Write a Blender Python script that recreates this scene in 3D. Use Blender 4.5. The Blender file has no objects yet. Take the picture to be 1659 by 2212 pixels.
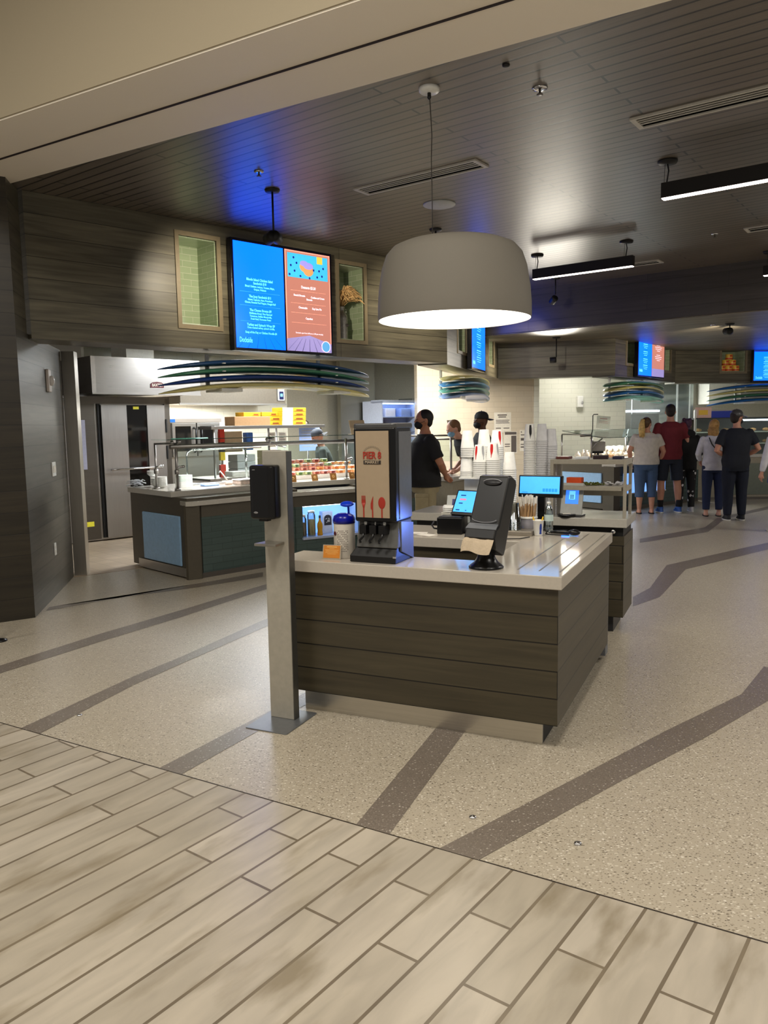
import bpy, bmesh, math, random
from mathutils import Vector, Matrix, Euler
random.seed(7)
PI = math.pi
C = bpy.context.scene.collection
R = math.radians

# ---------------------------------------------------------------- colours / materials
def lin(v):
    v = v / 255.0
    return v / 12.92 if v <= .04045 else ((v + .055) / 1.055) ** 2.4
def col(r, g, b): return (lin(r), lin(g), lin(b), 1.0)
MC = {}
def base_mat(name):
    m = bpy.data.materials.new(name); m.use_nodes = True
    return m, m.node_tree.nodes, m.node_tree.links, m.node_tree.nodes['Principled BSDF']
def mat(name, rgb, rough=.5, metal=0., emit=0., trans=0., alpha=1., spec=.5, var=.06, scale=30., bump=0., ior=1.45, coat=0., ecol=None):
    if name in MC: return MC[name]
    m, N, L, b = base_mat(name)
    c = col(*rgb)
    b.inputs['Roughness'].default_value = rough; b.inputs['Metallic'].default_value = metal
    b.inputs['Specular IOR Level'].default_value = spec; b.inputs['IOR'].default_value = ior
    b.inputs['Transmission Weight'].default_value = trans; b.inputs['Alpha'].default_value = alpha
    b.inputs['Coat Weight'].default_value = coat
    tc = N.new('ShaderNodeTexCoord'); nz = N.new('ShaderNodeTexNoise'); nz.inputs['Scale'].default_value = scale
    nz.inputs['Detail'].default_value = 4
    L.new(tc.outputs['Object'], nz.inputs['Vector'])
    r = N.new('ShaderNodeValToRGB')
    r.color_ramp.elements[0].position = .3; r.color_ramp.elements[1].position = .7
    r.color_ramp.elements[0].color = tuple(x * (1 - var) for x in c[:3]) + (1,)
    r.color_ramp.elements[1].color = tuple(min(1, x * (1 + var)) for x in c[:3]) + (1,)
    L.new(nz.outputs['Fac'], r.inputs['Fac']); L.new(r.outputs['Color'], b.inputs['Base Color'])
    if emit:
        b.inputs['Emission Strength'].default_value = emit
        b.inputs['Emission Color'].default_value = col(*(ecol or rgb))
    if bump:
        bp = N.new('ShaderNodeBump'); bp.inputs['Strength'].default_value = bump; bp.inputs['Distance'].default_value = .01
        L.new(nz.outputs['Fac'], bp.inputs['Height']); L.new(bp.outputs['Normal'], b.inputs['Normal'])
    MC[name] = m; return m
def planks(name, c1, c2, gap, h, length, axes='xz', rough=.45, grain=.5, off=(0, 0), mortar=.004, offset=.37, gs=(1.2, 26.), spec=.5, blotch=.0, blotchc=(120, 105, 80), sq=0.0, coat=0.):
    if name in MC: return MC[name]
    m, N, L, b = base_mat(name)
    b.inputs['Roughness'].default_value = rough; b.inputs['Specular IOR Level'].default_value = spec; b.inputs['Coat Weight'].default_value = coat
    tc = N.new('ShaderNodeTexCoord'); sp = N.new('ShaderNodeSeparateXYZ'); L.new(tc.outputs['Object'], sp.inputs[0])
    def math_(op, a, bv):
        n = N.new('ShaderNodeMath'); n.operation = op
        for i, v in enumerate((a, bv)):
            if isinstance(v, (int, float)): n.inputs[i].default_value = v
            else: L.new(v, n.inputs[i])
        return n.outputs[0]
    X, Y, Z = sp.outputs
    if axes == 'xz': u, v = X, Z
    elif axes == 'sz': u, v = math_('ADD', X, Y), Z
    elif axes == 'xy': u, v = X, Y
    elif axes == 'yx': u, v = Y, X
    else: u, v = Z, math_('ADD', X, Y)
    u = math_('ADD', u, 100 * length + off[0]); v = math_('ADD', v, 100 * h + off[1])
    cb = N.new('ShaderNodeCombineXYZ'); L.new(u, cb.inputs[0]); L.new(v, cb.inputs[1])
    br = N.new('ShaderNodeTexBrick'); L.new(cb.outputs[0], br.inputs['Vector'])
    br.inputs['Scale'].default_value = 1; br.inputs['Mortar Size'].default_value = mortar; br.inputs['Mortar Smooth'].default_value = .1
    br.inputs['Brick Width'].default_value = length; br.inputs['Row Height'].default_value = h; br.offset = offset; br.offset_frequency = 2
    br.inputs['Color1'].default_value = col(*c1); br.inputs['Color2'].default_value = col(*c2); br.inputs['Mortar'].default_value = col(*gap)
    br.inputs['Bias'].default_value = 0
    cg = N.new('ShaderNodeCombineXYZ'); L.new(math_('MULTIPLY', u, gs[0]), cg.inputs[0]); L.new(math_('MULTIPLY', v, gs[1]), cg.inputs[1])
    nz = N.new('ShaderNodeTexNoise'); nz.inputs['Scale'].default_value = 1; nz.inputs['Detail'].default_value = 6; nz.inputs['Distortion'].default_value = .6
    L.new(cg.outputs[0], nz.inputs['Vector'])
    r = N.new('ShaderNodeValToRGB'); r.color_ramp.elements[0].position = .32; r.color_ramp.elements[1].position = .68
    g0 = 1 - grain; r.color_ramp.elements[0].color = (g0, g0, g0, 1); r.color_ramp.elements[1].color = (1, 1, 1, 1)
    L.new(nz.outputs['Fac'], r.inputs['Fac'])
    mx = N.new('ShaderNodeMix'); mx.data_type = 'RGBA'; mx.blend_type = 'MULTIPLY'; mx.inputs['Factor'].default_value = 1
    L.new(br.outputs['Color'], mx.inputs['A']); L.new(r.outputs['Color'], mx.inputs['B'])
    out = mx.outputs['Result']
    if blotch:
        n2 = N.new('ShaderNodeTexNoise'); n2.inputs['Scale'].default_value = 1; n2.inputs['Detail'].default_value = 5
        c3 = N.new('ShaderNodeCombineXYZ'); L.new(math_('MULTIPLY', u, 2.2), c3.inputs[0]); L.new(math_('MULTIPLY', v, 7.), c3.inputs[1])
        L.new(c3.outputs[0], n2.inputs['Vector'])
        r2 = N.new('ShaderNodeValToRGB'); r2.color_ramp.elements[0].position = .54; r2.color_ramp.elements[1].position = .72
        r2.color_ramp.elements[0].color = (0, 0, 0, 1); r2.color_ramp.elements[1].color = (blotch, blotch, blotch, 1)
        L.new(n2.outputs['Fac'], r2.inputs['Fac'])
        m2 = N.new('ShaderNodeMix'); m2.data_type = 'RGBA'; L.new(r2.outputs['Color'], m2.inputs['Factor'])
        L.new(out, m2.inputs['A']); m2.inputs['B'].default_value = col(*blotchc); out = m2.outputs['Result']
    L.new(out, b.inputs['Base Color'])
    bp = N.new('ShaderNodeBump'); bp.inputs['Strength'].default_value = .35; bp.inputs['Distance'].default_value = .004; bp.invert = True
    ad = math_('ADD', br.outputs['Fac'], math_('MULTIPLY', nz.outputs['Fac'], -.3 * grain))
    L.new(ad, bp.inputs['Height']); L.new(bp.outputs['Normal'], b.inputs['Normal'])
    MC[name] = m; return m
def terrazzo(name, base, chips, rough=.33, scale=95.):
    if name in MC: return MC[name]
    m, N, L, b = base_mat(name)
    b.inputs['Roughness'].default_value = rough
    tc = N.new('ShaderNodeTexCoord')
    mp = N.new('ShaderNodeMapping'); mp.inputs['Scale'].default_value = (1, 1.7, 1); L.new(tc.outputs['Object'], mp.inputs['Vector'])
    prev = None
    b0 = N.new('ShaderNodeTexNoise'); b0.inputs['Scale'].default_value = 1.3; b0.inputs['Detail'].default_value = 3; L.new(tc.outputs['Object'], b0.inputs['Vector'])
    r0 = N.new('ShaderNodeValToRGB'); c = col(*base)
    r0.color_ramp.elements[0].color = tuple(x * .93 for x in c[:3]) + (1,); r0.color_ramp.elements[1].color = tuple(x * 1.05 for x in c[:3]) + (1,)
    L.new(b0.outputs['Fac'], r0.inputs['Fac']); prev = r0.outputs['Color']
    for i, (cc, sc, th) in enumerate(chips):
        vo = N.new('ShaderNodeTexVoronoi'); vo.inputs['Scale'].default_value = sc; L.new(mp.outputs[0], vo.inputs['Vector'])
        hs = N.new('ShaderNodeSeparateColor'); L.new(vo.outputs['Color'], hs.inputs[0])
        a = N.new('ShaderNodeMath'); a.operation = 'LESS_THAN'; L.new(vo.outputs['Distance'], a.inputs[0]); a.inputs[1].default_value = .33
        d = N.new('ShaderNodeMath'); d.operation = 'LESS_THAN'; L.new(hs.outputs[i % 3], d.inputs[0]); d.inputs[1].default_value = th
        e = N.new('ShaderNodeMath'); e.operation = 'MULTIPLY'; L.new(a.outputs[0], e.inputs[0]); L.new(d.outputs[0], e.inputs[1])
        mx = N.new('ShaderNodeMix'); mx.data_type = 'RGBA'; L.new(e.outputs[0], mx.inputs['Factor']); L.new(prev, mx.inputs['A']); mx.inputs['B'].default_value = col(*cc)
        prev = mx.outputs['Result']
    L.new(prev, b.inputs['Base Color']); MC[name] = m; return m
def brushed(name, rgb=(150, 148, 145), rough=.34, axis=2):
    if name in MC: return MC[name]
    m, N, L, b = base_mat(name); b.inputs['Metallic'].default_value = 1
    tc = N.new('ShaderNodeTexCoord'); mp = N.new('ShaderNodeMapping'); s = [3, 3, 3]; s[axis] = 160; mp.inputs['Scale'].default_value = s
    nz = N.new('ShaderNodeTexNoise'); nz.inputs['Scale'].default_value = 1; nz.inputs['Detail'].default_value = 3
    L.new(tc.outputs['Object'], mp.inputs[0]); L.new(mp.outputs[0], nz.inputs['Vector'])
    r = N.new('ShaderNodeMapRange'); r.inputs['To Min'].default_value = rough - .08; r.inputs['To Max'].default_value = rough + .1
    L.new(nz.outputs['Fac'], r.inputs[0]); L.new(r.outputs[0], b.inputs['Roughness'])
    c = col(*rgb); r2 = N.new('ShaderNodeValToRGB'); r2.color_ramp.elements[0].color = tuple(x * .85 for x in c[:3]) + (1,); r2.color_ramp.elements[1].color = tuple(x * 1.1 for x in c[:3]) + (1,)
    L.new(nz.outputs['Fac'], r2.inputs[0]); L.new(r2.outputs[0], b.inputs['Base Color'])
    MC[name] = m; return m
def glass(name, tint=(243, 250, 247), alpha=.02, rough=.03):
    if name in MC: return MC[name]
    m, N, L, b = base_mat(name)
    tr = N.new('ShaderNodeBsdfTransparent'); tr.inputs[0].default_value = col(*tint)
    gl = N.new('ShaderNodeBsdfGlossy'); gl.inputs['Roughness'].default_value = rough; gl.inputs[0].default_value = (.9, .95, .95, 1)
    fr = N.new('ShaderNodeFresnel'); fr.inputs[0].default_value = 1.45
    a = N.new('ShaderNodeMath'); a.operation = 'ADD'; a.inputs[1].default_value = alpha * .3; L.new(fr.outputs[0], a.inputs[0])
    mx = N.new('ShaderNodeMixShader'); L.new(a.outputs[0], mx.inputs[0]); L.new(tr.outputs[0], mx.inputs[1]); L.new(gl.outputs[0], mx.inputs[2])
    L.new(mx.outputs[0], N['Material Output'].inputs[0]); N.remove(b); MC[name] = m; return m
def screenmat(name, top, bot, z0, z1, strength):
    """a lit display: its picture runs from one colour at the top to another at the bottom"""
    m, N, L, b = base_mat(name)
    tc = N.new('ShaderNodeTexCoord'); sp = N.new('ShaderNodeSeparateXYZ'); L.new(tc.outputs['Object'], sp.inputs[0])
    mr = N.new('ShaderNodeMapRange'); mr.inputs[1].default_value = z0; mr.inputs[2].default_value = z1; L.new(sp.outputs[2], mr.inputs[0])
    r = N.new('ShaderNodeValToRGB'); r.color_ramp.elements[0].color = col(*bot); r.color_ramp.elements[1].color = col(*top); L.new(mr.outputs[0], r.inputs[0])
    L.new(r.outputs[0], b.inputs['Emission Color']); b.inputs['Emission Strength'].default_value = strength
    b.inputs['Base Color'].default_value = (.01, .01, .01, 1); b.inputs['Roughness'].default_value = .15
    return m

# ---------------------------------------------------------------- mesh helpers
class MB:
    def __init__(s): s.v = []; s.f = []; s.sm = []
    def add(s, vs, fs, smooth=False):
        o = len(s.v); s.v += [tuple(v) for v in vs]; s.f += [tuple(i + o for i in f) for f in fs]; s.sm += [smooth] * len(fs); return s
    def box(s, x0, x1, y0, y1, z0, z1):
        vs = [(x, y, z) for x in (x0, x1) for y in (y0, y1) for z in (z0, z1)]
        return s.add(vs, [(0, 1, 3, 2), (4, 6, 7, 5), (0, 4, 5, 1), (2, 3, 7, 6), (0, 2, 6, 4), (1, 5, 7, 3)])
    def cbox(s, c, size, M=None):
        x, y, z = [q / 2 for q in size]
        vs = [Vector((sx * x, sy * y, sz * z)) for sx in (-1, 1) for sy in (-1, 1) for sz in (-1, 1)]
        if M is not None: vs = [M @ v for v in vs]
        vs = [v + Vector(c) for v in vs]
        return s.add(vs, [(0, 1, 3, 2), (4, 6, 7, 5), (0, 4, 5, 1), (2, 3, 7, 6), (0, 2, 6, 4), (1, 5, 7, 3)])
    def prism(s, pts, z0, z1):
        n = len(pts)
        a = sum(pts[i][0] * pts[(i + 1) % n][1] - pts[(i + 1) % n][0] * pts[i][1] for i in range(n))
        if a < 0: pts = pts[::-1]
        vs = [(p[0], p[1], z0) for p in pts] + [(p[0], p[1], z1) for p in pts]
        return s.add(vs, [tuple(range(n))[::-1], tuple(range(n, 2 * n))] + [(i, (i + 1) % n, n + (i + 1) % n, n + i) for i in range(n)])
    def lathe(s, prof, n=24, c=(0, 0, 0), M=None, cap=True, ex=1., ey=1.):
        vs = []; fs = []
        for r, z in prof:
            for i in range(n):
                a = 2 * PI * i / n; v = Vector((r * math.cos(a) * ex, r * math.sin(a) * ey, z))
                if M is not None: v = M @ v
                vs.append(v + Vector(c))
        for k in range(len(prof) - 1):
            for i in range(n):
                j = (i + 1) % n; fs.append((k * n + i, k * n + j, (k + 1) * n + j, (k + 1) * n + i))
        if cap:
            if prof[0][0] > 1e-6: fs.append(tuple(range(n))[::-1])
            if prof[-1][0] > 1e-6: fs.append(tuple((len(prof) - 1) * n + i for i in range(n)))
        return s.add(vs, fs, True)
    def tube(s, pts, r, n=8, cap=True, flat=None):
        pts = [Vector(p) for p in pts]; rr = r if isinstance(r, (list, tuple)) else [r] * len(pts)
        vs = []; fs = []; up = None
        for k, p in enumerate(pts):
            t = (pts[min(k + 1, len(pts) - 1)] - pts[max(k - 1, 0)]).normalized()
            if up is None:
                up = Vector((0, 0, 1)) if abs(t.z) < .9 else Vector((1, 0, 0))
            a = t.cross(up).normalized(); b2 = a.cross(t).normalized(); up = b2
            for i in range(n):
                th = 2 * PI * i / n; f = flat if flat else 1.
                vs.append(p + a * math.cos(th) * rr[k] + b2 * math.sin(th) * rr[k] * f)
        for k in range(len(pts) - 1):
            for i in range(n):
                j = (i + 1) % n; fs.append((k * n + i, k * n + j, (k + 1) * n + j, (k + 1) * n + i))
        if cap: fs.append(tuple(range(n))[::-1]); fs.append(tuple((len(pts) - 1) * n + i for i in range(n)))
        return s.add(vs, fs, True)
    def rings(s, R_, n=20):
        """horizontal elliptical rings: (cx, cy, z, rx, ry)"""
        vs = []; fs = []
        for cx, cy, z, rx, ry in R_:
            for i in range(n):
                a = 2 * PI * i / n; vs.append((cx + rx * math.cos(a), cy + ry * math.sin(a), z))
        for k in range(len(R_) - 1):
            for i in range(n):
                j = (i + 1) % n; fs.append((k * n + i, k * n + j, (k + 1) * n + j, (k + 1) * n + i))
        fs.append(tuple(range(n))[::-1]); fs.append(tuple((len(R_) - 1) * n + i for i in range(n)))
        return s.add(vs, fs, True)
    def ball(s, c, r, n=14, m=9):
        if not isinstance(r, (tuple, list)): r = (r, r, r)
        vs = []; fs = []
        for k in range(m + 1):
            ph = PI * k / m
            for i in range(n):
                a = 2 * PI * i / n
                vs.append((c[0] + r[0] * math.sin(ph) * math.cos(a), c[1] + r[1] * math.sin(ph) * math.sin(a), c[2] - r[2] * math.cos(ph)))
        for k in range(m):
            for i in range(n):
                j = (i + 1) % n; fs.append((k * n + i, k * n + j, (k + 1) * n + j, (k + 1) * n + i))
        return s.add(vs, fs, True)
    def mesh(s, name):
        me = bpy.data.meshes.new(name); me.from_pydata(s.v, [], s.f)
        me.polygons.foreach_set('use_smooth', s.sm); me.update(); return me

def put(o, parent=None, loc=None, rz=None, rot=None):
    C.objects.link(o)
    if parent is not None: o.parent = parent
    if loc is not None: o.location = loc
    if rz is not None: o.rotation_euler = (0, 0, rz)
    if rot is not None: o.rotation_euler = rot
    return o
def clean(me, sm_angle=None):
    bm = bmesh.new(); bm.from_mesh(me); bmesh.ops.remove_doubles(bm, verts=bm.verts, dist=1e-5)
    bmesh.ops.recalc_face_normals(bm, faces=bm.faces); bm.to_mesh(me); bm.free()
def obj(name, mb, m, parent=None, loc=None, rz=None, rot=None, bevel=0., seg=2, fix=True):
    me = mb.mesh(name) if isinstance(mb, MB) else mb
    if fix: clean(me)
    if m is not None: me.materials.append(m)
    o = bpy.data.objects.new(name, me)
    if bevel:
        b = o.modifiers.new('bevel', 'BEVEL'); b.width = bevel; b.segments = seg; b.limit_method = 'ANGLE'; b.angle_limit = R(40)
    return put(o, parent, loc, rz, rot)
def tag(o, label=None, cat=None, group=None, kind=None):
    if label: o['label'] = label
    if cat: o['category'] = cat
    if group: o['group'] = group
    if kind: o['kind'] = kind
    return o
def thing(name, label, cat, loc=(0, 0, 0), rz=0, group=None, rot=None):
    o = bpy.data.objects.new(name, None); o.empty_display_size = .1
    put(o, None, loc, rz); 
    if rot is not None: o.rotation_euler = rot
    return tag(o, label, cat, group)
def struct(name, mb, m, **k): return tag(obj(name, mb, m, **k), kind='structure')
def copy_tree(o, loc, rz=None, label=None, group=None):
    c = o.copy(); C.objects.link(c); c.location = loc
    if rz is not None: c.rotation_euler = (0, 0, rz)
    if label: c['label'] = label
    if group: c['group'] = group
    for ch in o.children:
        d = ch.copy(); C.objects.link(d); d.parent = c
        for g in ch.children:
            e = g.copy(); C.objects.link(e); e.parent = d
    return c
def bake(o, voxel=None, smooth=0, sub=0):
    """turn the overlapping volumes of o into one continuous skin"""
    if voxel:
        r = o.modifiers.new('r', 'REMESH'); r.mode = 'VOXEL'; r.voxel_size = voxel; r.use_smooth_shade = True
    if smooth:
        s = o.modifiers.new('s', 'SMOOTH'); s.iterations = smooth; s.factor = .5
    dg = bpy.context.evaluated_depsgraph_get(); dg.update()
    me = bpy.data.meshes.new_from_object(o.evaluated_get(dg)); o.modifiers.clear()
    old = o.data; me.name = o.name; o.data = me; bpy.data.meshes.remove(old); return o
def text(s, size, m, parent, loc, rot=(PI / 2, 0, 0), name='lettering', align='CENTER', ext=.001, sx=1., bold=0.):
    cu = bpy.data.curves.new('t', 'FONT'); cu.body = s; cu.size = size; cu.align_x = align; cu.align_y = 'CENTER'; cu.extrude = ext; cu.offset = bold
    cu.resolution_u = 2; cu.space_line = 1.05
    t = bpy.data.objects.new('t', cu); C.objects.link(t); bpy.context.view_layer.update()
    dg = bpy.context.evaluated_depsgraph_get(); me = bpy.data.meshes.new_from_object(t.evaluated_get(dg))
    bpy.data.objects.remove(t); bpy.data.curves.remove(cu)
    for v in me.vertices: v.co.x *= sx
    me.materials.clear(); me.materials.append(m)
    o = bpy.data.objects.new(name, me); put(o, parent, loc); o.rotation_euler = rot; return o
def merge_text(items, m, parent, name, rot=(PI / 2, 0, 0)):
    """several lines of lettering as one mesh: (string, size, (x, y, z))"""
    bm = bmesh.new()
    for s, size, loc, *k in items:
        kw = k[0] if k else {}
        t = text(s, size, m, None, (0, 0, 0), (0, 0, 0), **kw)
        M = Matrix.Translation(loc) @ Euler(rot).to_matrix().to_4x4()
        t.data.transform(M); bm.from_mesh(t.data); me = t.data
        bpy.data.objects.remove(t); bpy.data.meshes.remove(me)
    me = bpy.data.meshes.new(name); bm.to_mesh(me); bm.free(); me.materials.append(m)
    return put(bpy.data.objects.new(name, me), parent)
def rbox(w, d, h, r, seg=4, z0=0.):
    """box with rounded vertical corners, as a polygon outline"""
    pts = []
    for cx, cy, a0 in ((w / 2 - r, d / 2 - r, 0), (-w / 2 + r, d / 2 - r, 90), (-w / 2 + r, -d / 2 + r, 180), (w / 2 - r, -d / 2 + r, 270)):
        for i in range(seg + 1):
            a = R(a0 + 90 * i / seg); pts.append((cx + r * math.cos(a), cy + r * math.sin(a)))
    return MB().prism(pts, z0, z0 + h)

# ---------------------------------------------------------------- palette
STEEL = brushed('brushed_steel', (175, 172, 168), .32, 2)
STEEL2 = brushed('brushed_steel_vertical', (168, 165, 162), .36, 0)
DARKST = brushed('dark_steel', (105, 100, 94), .38, 2)
CHROME = mat('chrome', (215, 215, 218), .12, 1.)
ALU = mat('satin_aluminium', (150, 147, 138), .42, .85)
ALU2 = mat('satin_aluminium_edge', (110, 110, 106), .42, .85)
BLACKP = mat('black_plastic', (7, 7, 8), .3, var=.1)
BLACKM = mat('black_matt', (11, 10, 10), .55)
DGREY = mat('dark_grey_plastic', (48, 48, 50), .35)
SMOKE = mat('smoked_plastic', (92, 92, 90), .22, trans=0.)
WHITEP = mat('white_plastic', (225, 225, 220), .35)
WHITEC = mat('white_cup_paper', (232, 232, 228), .5)
QUARTZ = mat('white_quartz', (186, 178, 165), .10, var=.03, scale=60)
QUARTZG = mat('grey_white_quartz', (184, 180, 170), .16, var=.04, scale=60)
GREYPAINT = mat('grey_paint', (150, 146, 136), .45)
PAPER = mat('paper', (228, 222, 210), .7)
KRAFT = mat('kraft_card', (176, 140, 98), .7)
ORANGEC = mat('orange_card', (205, 128, 40), .55)
ISWOOD = planks('island_boards', (66, 59, 43), (74, 67, 50), (12, 9, 5), .1375, 9., 'sz', .42, .35, off=(0, .0), mortar=.0035, gs=(1.6, 30))
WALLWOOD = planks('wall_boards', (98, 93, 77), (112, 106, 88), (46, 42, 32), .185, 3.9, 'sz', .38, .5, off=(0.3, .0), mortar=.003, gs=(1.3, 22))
CEILWOOD = planks('ceiling_boards', (98, 89, 77), (108, 98, 86), (24, 20, 16), .107, 3.2, 'xy', .37, .22, mortar=.009, gs=(1.5, 40), spec=1., coat=.0)
SOFFWOOD = planks('soffit_boards', (112, 104, 90), (140, 130, 112), (60, 54, 44), .14, 1.7, 'xy', .45, .5, mortar=.003, gs=(1.5, 22))
GREENTILE = planks('green_wall_tile', (150, 166, 134), (162, 176, 144), (186, 192, 168), .065, .19, 'sz', .15, .05, mortar=.003, offset=.5)
WHITETILE = planks('white_wall_tile', (222, 222, 208), (226, 226, 212), (206, 206, 192), .1, .3, 'sz', .2, .03, mortar=.004, offset=.5)
BEIGETILE = planks('beige_wall_tile', (205, 192, 170), (209, 197, 175), (192, 179, 157), .1, .3, 'sz', .25, .03, mortar=.003, offset=.5)
TEALTILE = planks('teal_wall_tile', (62, 80, 76), (68, 86, 82), (54, 70, 67), .07, .26, 'sz', .16, .12, mortar=.003, offset=.5)
FLOORTILE = planks('wood_look_tile', (192, 182, 165), (174, 164, 146), (120, 108, 90), .156, 1.5, 'xy', .3, .2, off=(.377, 0), mortar=.006, offset=.2, gs=(3.0, 14), blotch=.85, blotchc=(134, 122, 100))
QUARRY = planks('quarry_tile', (176, 156, 132), (188, 168, 144), (150, 132, 110), .2, .2, 'xy', .4, .1, mortar=.004, offset=0)
TERR = terrazzo('terrazzo', (176, 166, 147), [((198, 189, 170), 46, .28), ((118, 108, 92), 58, .16), ((148, 137, 118), 84, .42), ((214, 207, 192), 70, .16), ((98, 88, 74), 92, .12)])
TERRD = terrazzo('terrazzo_dark', (118, 108, 97), [((180, 172, 160), 70, .14), ((96, 88, 78), 95, .35), ((150, 140, 128), 120, .14)])
GLASS = glass('clear_glass'); GLASSE = mat('glass_edge', (95, 150, 140), .2, trans=.3)
VOID = mat('vent_void', (6, 6, 6), 1., spec=0.)
PAINT = mat('beige_paint', (156, 144, 120), .7, var=.02, scale=300)
PAINTL = mat('light_beige_paint', (232, 222, 204), .65, var=.02, scale=300)
BLUEP = mat('blue_panel', (150, 190, 228), .35)

PEND = 4.0; BARE = 9.0; SPOTW = 120.; SCRE = 4.5
def area(name, loc, size, power, rgb, rot=(0, 0, 0), sy=None, spread=180):
    l = bpy.data.lights.new(name, 'AREA'); l.energy = power; l.color = rgb; l.size = size; l.spread = R(spread)
    if sy: l.shape = 'RECTANGLE'; l.size_y = sy
    o = bpy.data.objects.new(name, l); C.objects.link(o); o.location = loc; o.rotation_euler = rot; return o
def spot(name, loc, target, power, rgb, ang, blend=.5, r=.03):
    l = bpy.data.lights.new(name, 'SPOT'); l.energy = power; l.color = rgb; l.spot_size = R(ang); l.spot_blend = blend; l.shadow_soft_size = r
    o = bpy.data.objects.new(name, l); C.objects.link(o); o.location = loc
    o.rotation_euler = (Vector(target) - Vector(loc)).to_track_quat('-Z', 'Y').to_euler(); return o
WARM = (1, .95, .87); NEUT = (1, .95, .88); COOL = (.90, .96, 1)
# ceiling lamps of the hall behind the camera
area('hall_lamp', (-2.4, 2.3, 4.85), 1.0, 84, WARM)
area('hall_lamp', (.4, 1.5, 4.85), 1.0, 108, WARM)
area('hall_lamp', (3.0, .6, 4.85), 1.0, 98, WARM)
area('hall_lamp', (-5.2, 3.4, 4.85), 1.0, 60, WARM)
# food court lamps beyond the right edge of the picture
area('court_lamp', (5.5, 6.0, 3.6), 1.0, 110, NEUT)
area('court_lamp', (8.5, 9.0, 3.0), 1.5, 110, NEUT)
# kitchens
area('kitchen_lamp', (-1.5, 11.4, 2.88), 1.2, 140, COOL)
area('kitchen_lamp', (-.4, 12.6, 2.88), 1.2, 160, COOL)
area('kitchen_lamp', (1.2, 13.4, 2.88), .8, 110, NEUT)
area('kitchen_lamp', (5.4, 17.9, 2.88), 1.2, 190, COOL)
area('kitchen_lamp', (8.2, 18.9, 2.88), 1.2, 190, COOL)
area('kitchen_lamp', (4.0, 15.9, 2.88), .5, 26, NEUT)
w = bpy.data.worlds.new('world'); bpy.context.scene.world = w; w.use_nodes = True
w.node_tree.nodes['Background'].inputs[0].default_value = (.95, .9, .84, 1); w.node_tree.nodes['Background'].inputs[1].default_value = .34

spot('bulkhead_uplight', (2.92, 13.42, 2.62), (1.5, 7.6, 3.7), 125, (1, .93, .8), 75, 1., .45)
area('guard_lamp', (-1.72, 9.22, 1.395), 1.3, 44, (1, .97, .94), (0, 0, R(44.03)), .06)
area('guard_lamp', (-.62, 10.0, 1.395), 1.4, 46, (1, .95, .88), (0, 0, R(31)), .06)
area('guard_lamp', (4.5, 14.9, 1.33), 1.3, 26, (1, .97, .94), (0, 0, R(36)), .06)

area('exhaust_hood_lamp', (-3.05, 13.35, 1.97), 1.2, 110, (1, .98, .92), (0, 0, R(44)), .2)
spot('added_blue_spot', (.75, 4.5, 1.02), (.12, 4.12, .98), 40, (.12, .25, 1), 44, .7, .02)  # blue spot added to tint the cutlery dispenser's side, no fixture there

area('added_beam_fill', (-1.2, -.6, 2.5), .8, 130, WARM, (R(180 - 14), 0, 0), None, 150)  # unseen light added behind the camera to brighten the beam from below

# ================================================================ CAMERA
cam = bpy.data.cameras.new('camera'); co = bpy.data.objects.new('camera', cam); C.objects.link(co)
pitch = math.atan(190 / 1690.); roll = R(1.0)
cam.sensor_fit = 'VERTICAL'; cam.sensor_height = 36; cam.lens = 36 * 1690. / 2212
fw = Vector((0, math.cos(pitch), -math.sin(pitch))); r0 = Vector((1, 0, 0)); u0 = r0.cross(fw)
rt = math.cos(roll) * r0 - math.sin(roll) * u0; up = math.sin(roll) * r0 + math.cos(roll) * u0
co.matrix_world = Matrix(((rt.x, up.x, -fw.x, 0), (rt.y, up.y, -fw.y, 0), (rt.z, up.z, -fw.z, 1.62), (0, 0, 0, 1)))
cam.clip_start = .05; cam.clip_end = 100
bpy.context.scene.camera = co
sc = bpy.context.scene
sc.view_settings.view_transform = 'Standard'; sc.view_settings.look = 'None'; sc.view_settings.gamma = 1; sc.view_settings.use_curve_mapping = False
sc.view_settings.exposure = 0.0

# ================================================================ SHELL
ZC = 3.70
def frame(a, b): return math.atan2(b[1] - a[1], b[0] - a[0]), math.hypot(b[0] - a[0], b[1] - a[1])
def local_poly(pts, o, rz):
    c, s = math.cos(-rz), math.sin(-rz)
    return [((p[0] - o[0]) * c - (p[1] - o[1]) * s, (p[0] - o[0]) * s + (p[1] - o[1]) * c) for p in pts]
B0, B1 = (-2.166, 4.217), (1.167, 2.259)       # line where the plank tiles end
ub = Vector((B1[0] - B0[0], B1[1] - B0[1])).normalized()
def onb(t): return (B0[0] + ub.x * t, B0[1] + ub.y * t)
far = [onb(-4), onb(12), (16, 4), (16, 24), (-9, 24), (-9, 8)]
struct('floor', MB().prism(far, -.1, 0), TERR)
tile_rz = R(90 - 37.1); o0 = (.986, 2.364)
tp = local_poly([onb(-4), onb(12), (8, -6), (-8, -6)], o0, tile_rz)
struct('floor', MB().prism(tp, -.1, 0), FLOORTILE, loc=(o0[0], o0[1], 0), rz=tile_rz)
kp = local_poly([(-3.6, 8.35), (-3.313, 8.596), (-2.862, 8.976), (-1.2, 10.45), (.9, 11.7), (3.2, 14.9), (3.2, 17.3), (-8, 17.3), (-8, 8.6)], (-3.3, 8.6), LCRZ := R(44.03))
struct('floor', MB().prism(kp, 0, .003), QUARRY, loc=(-3.3, 8.6, 0), rz=LCRZ)
tr = MB()
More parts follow.
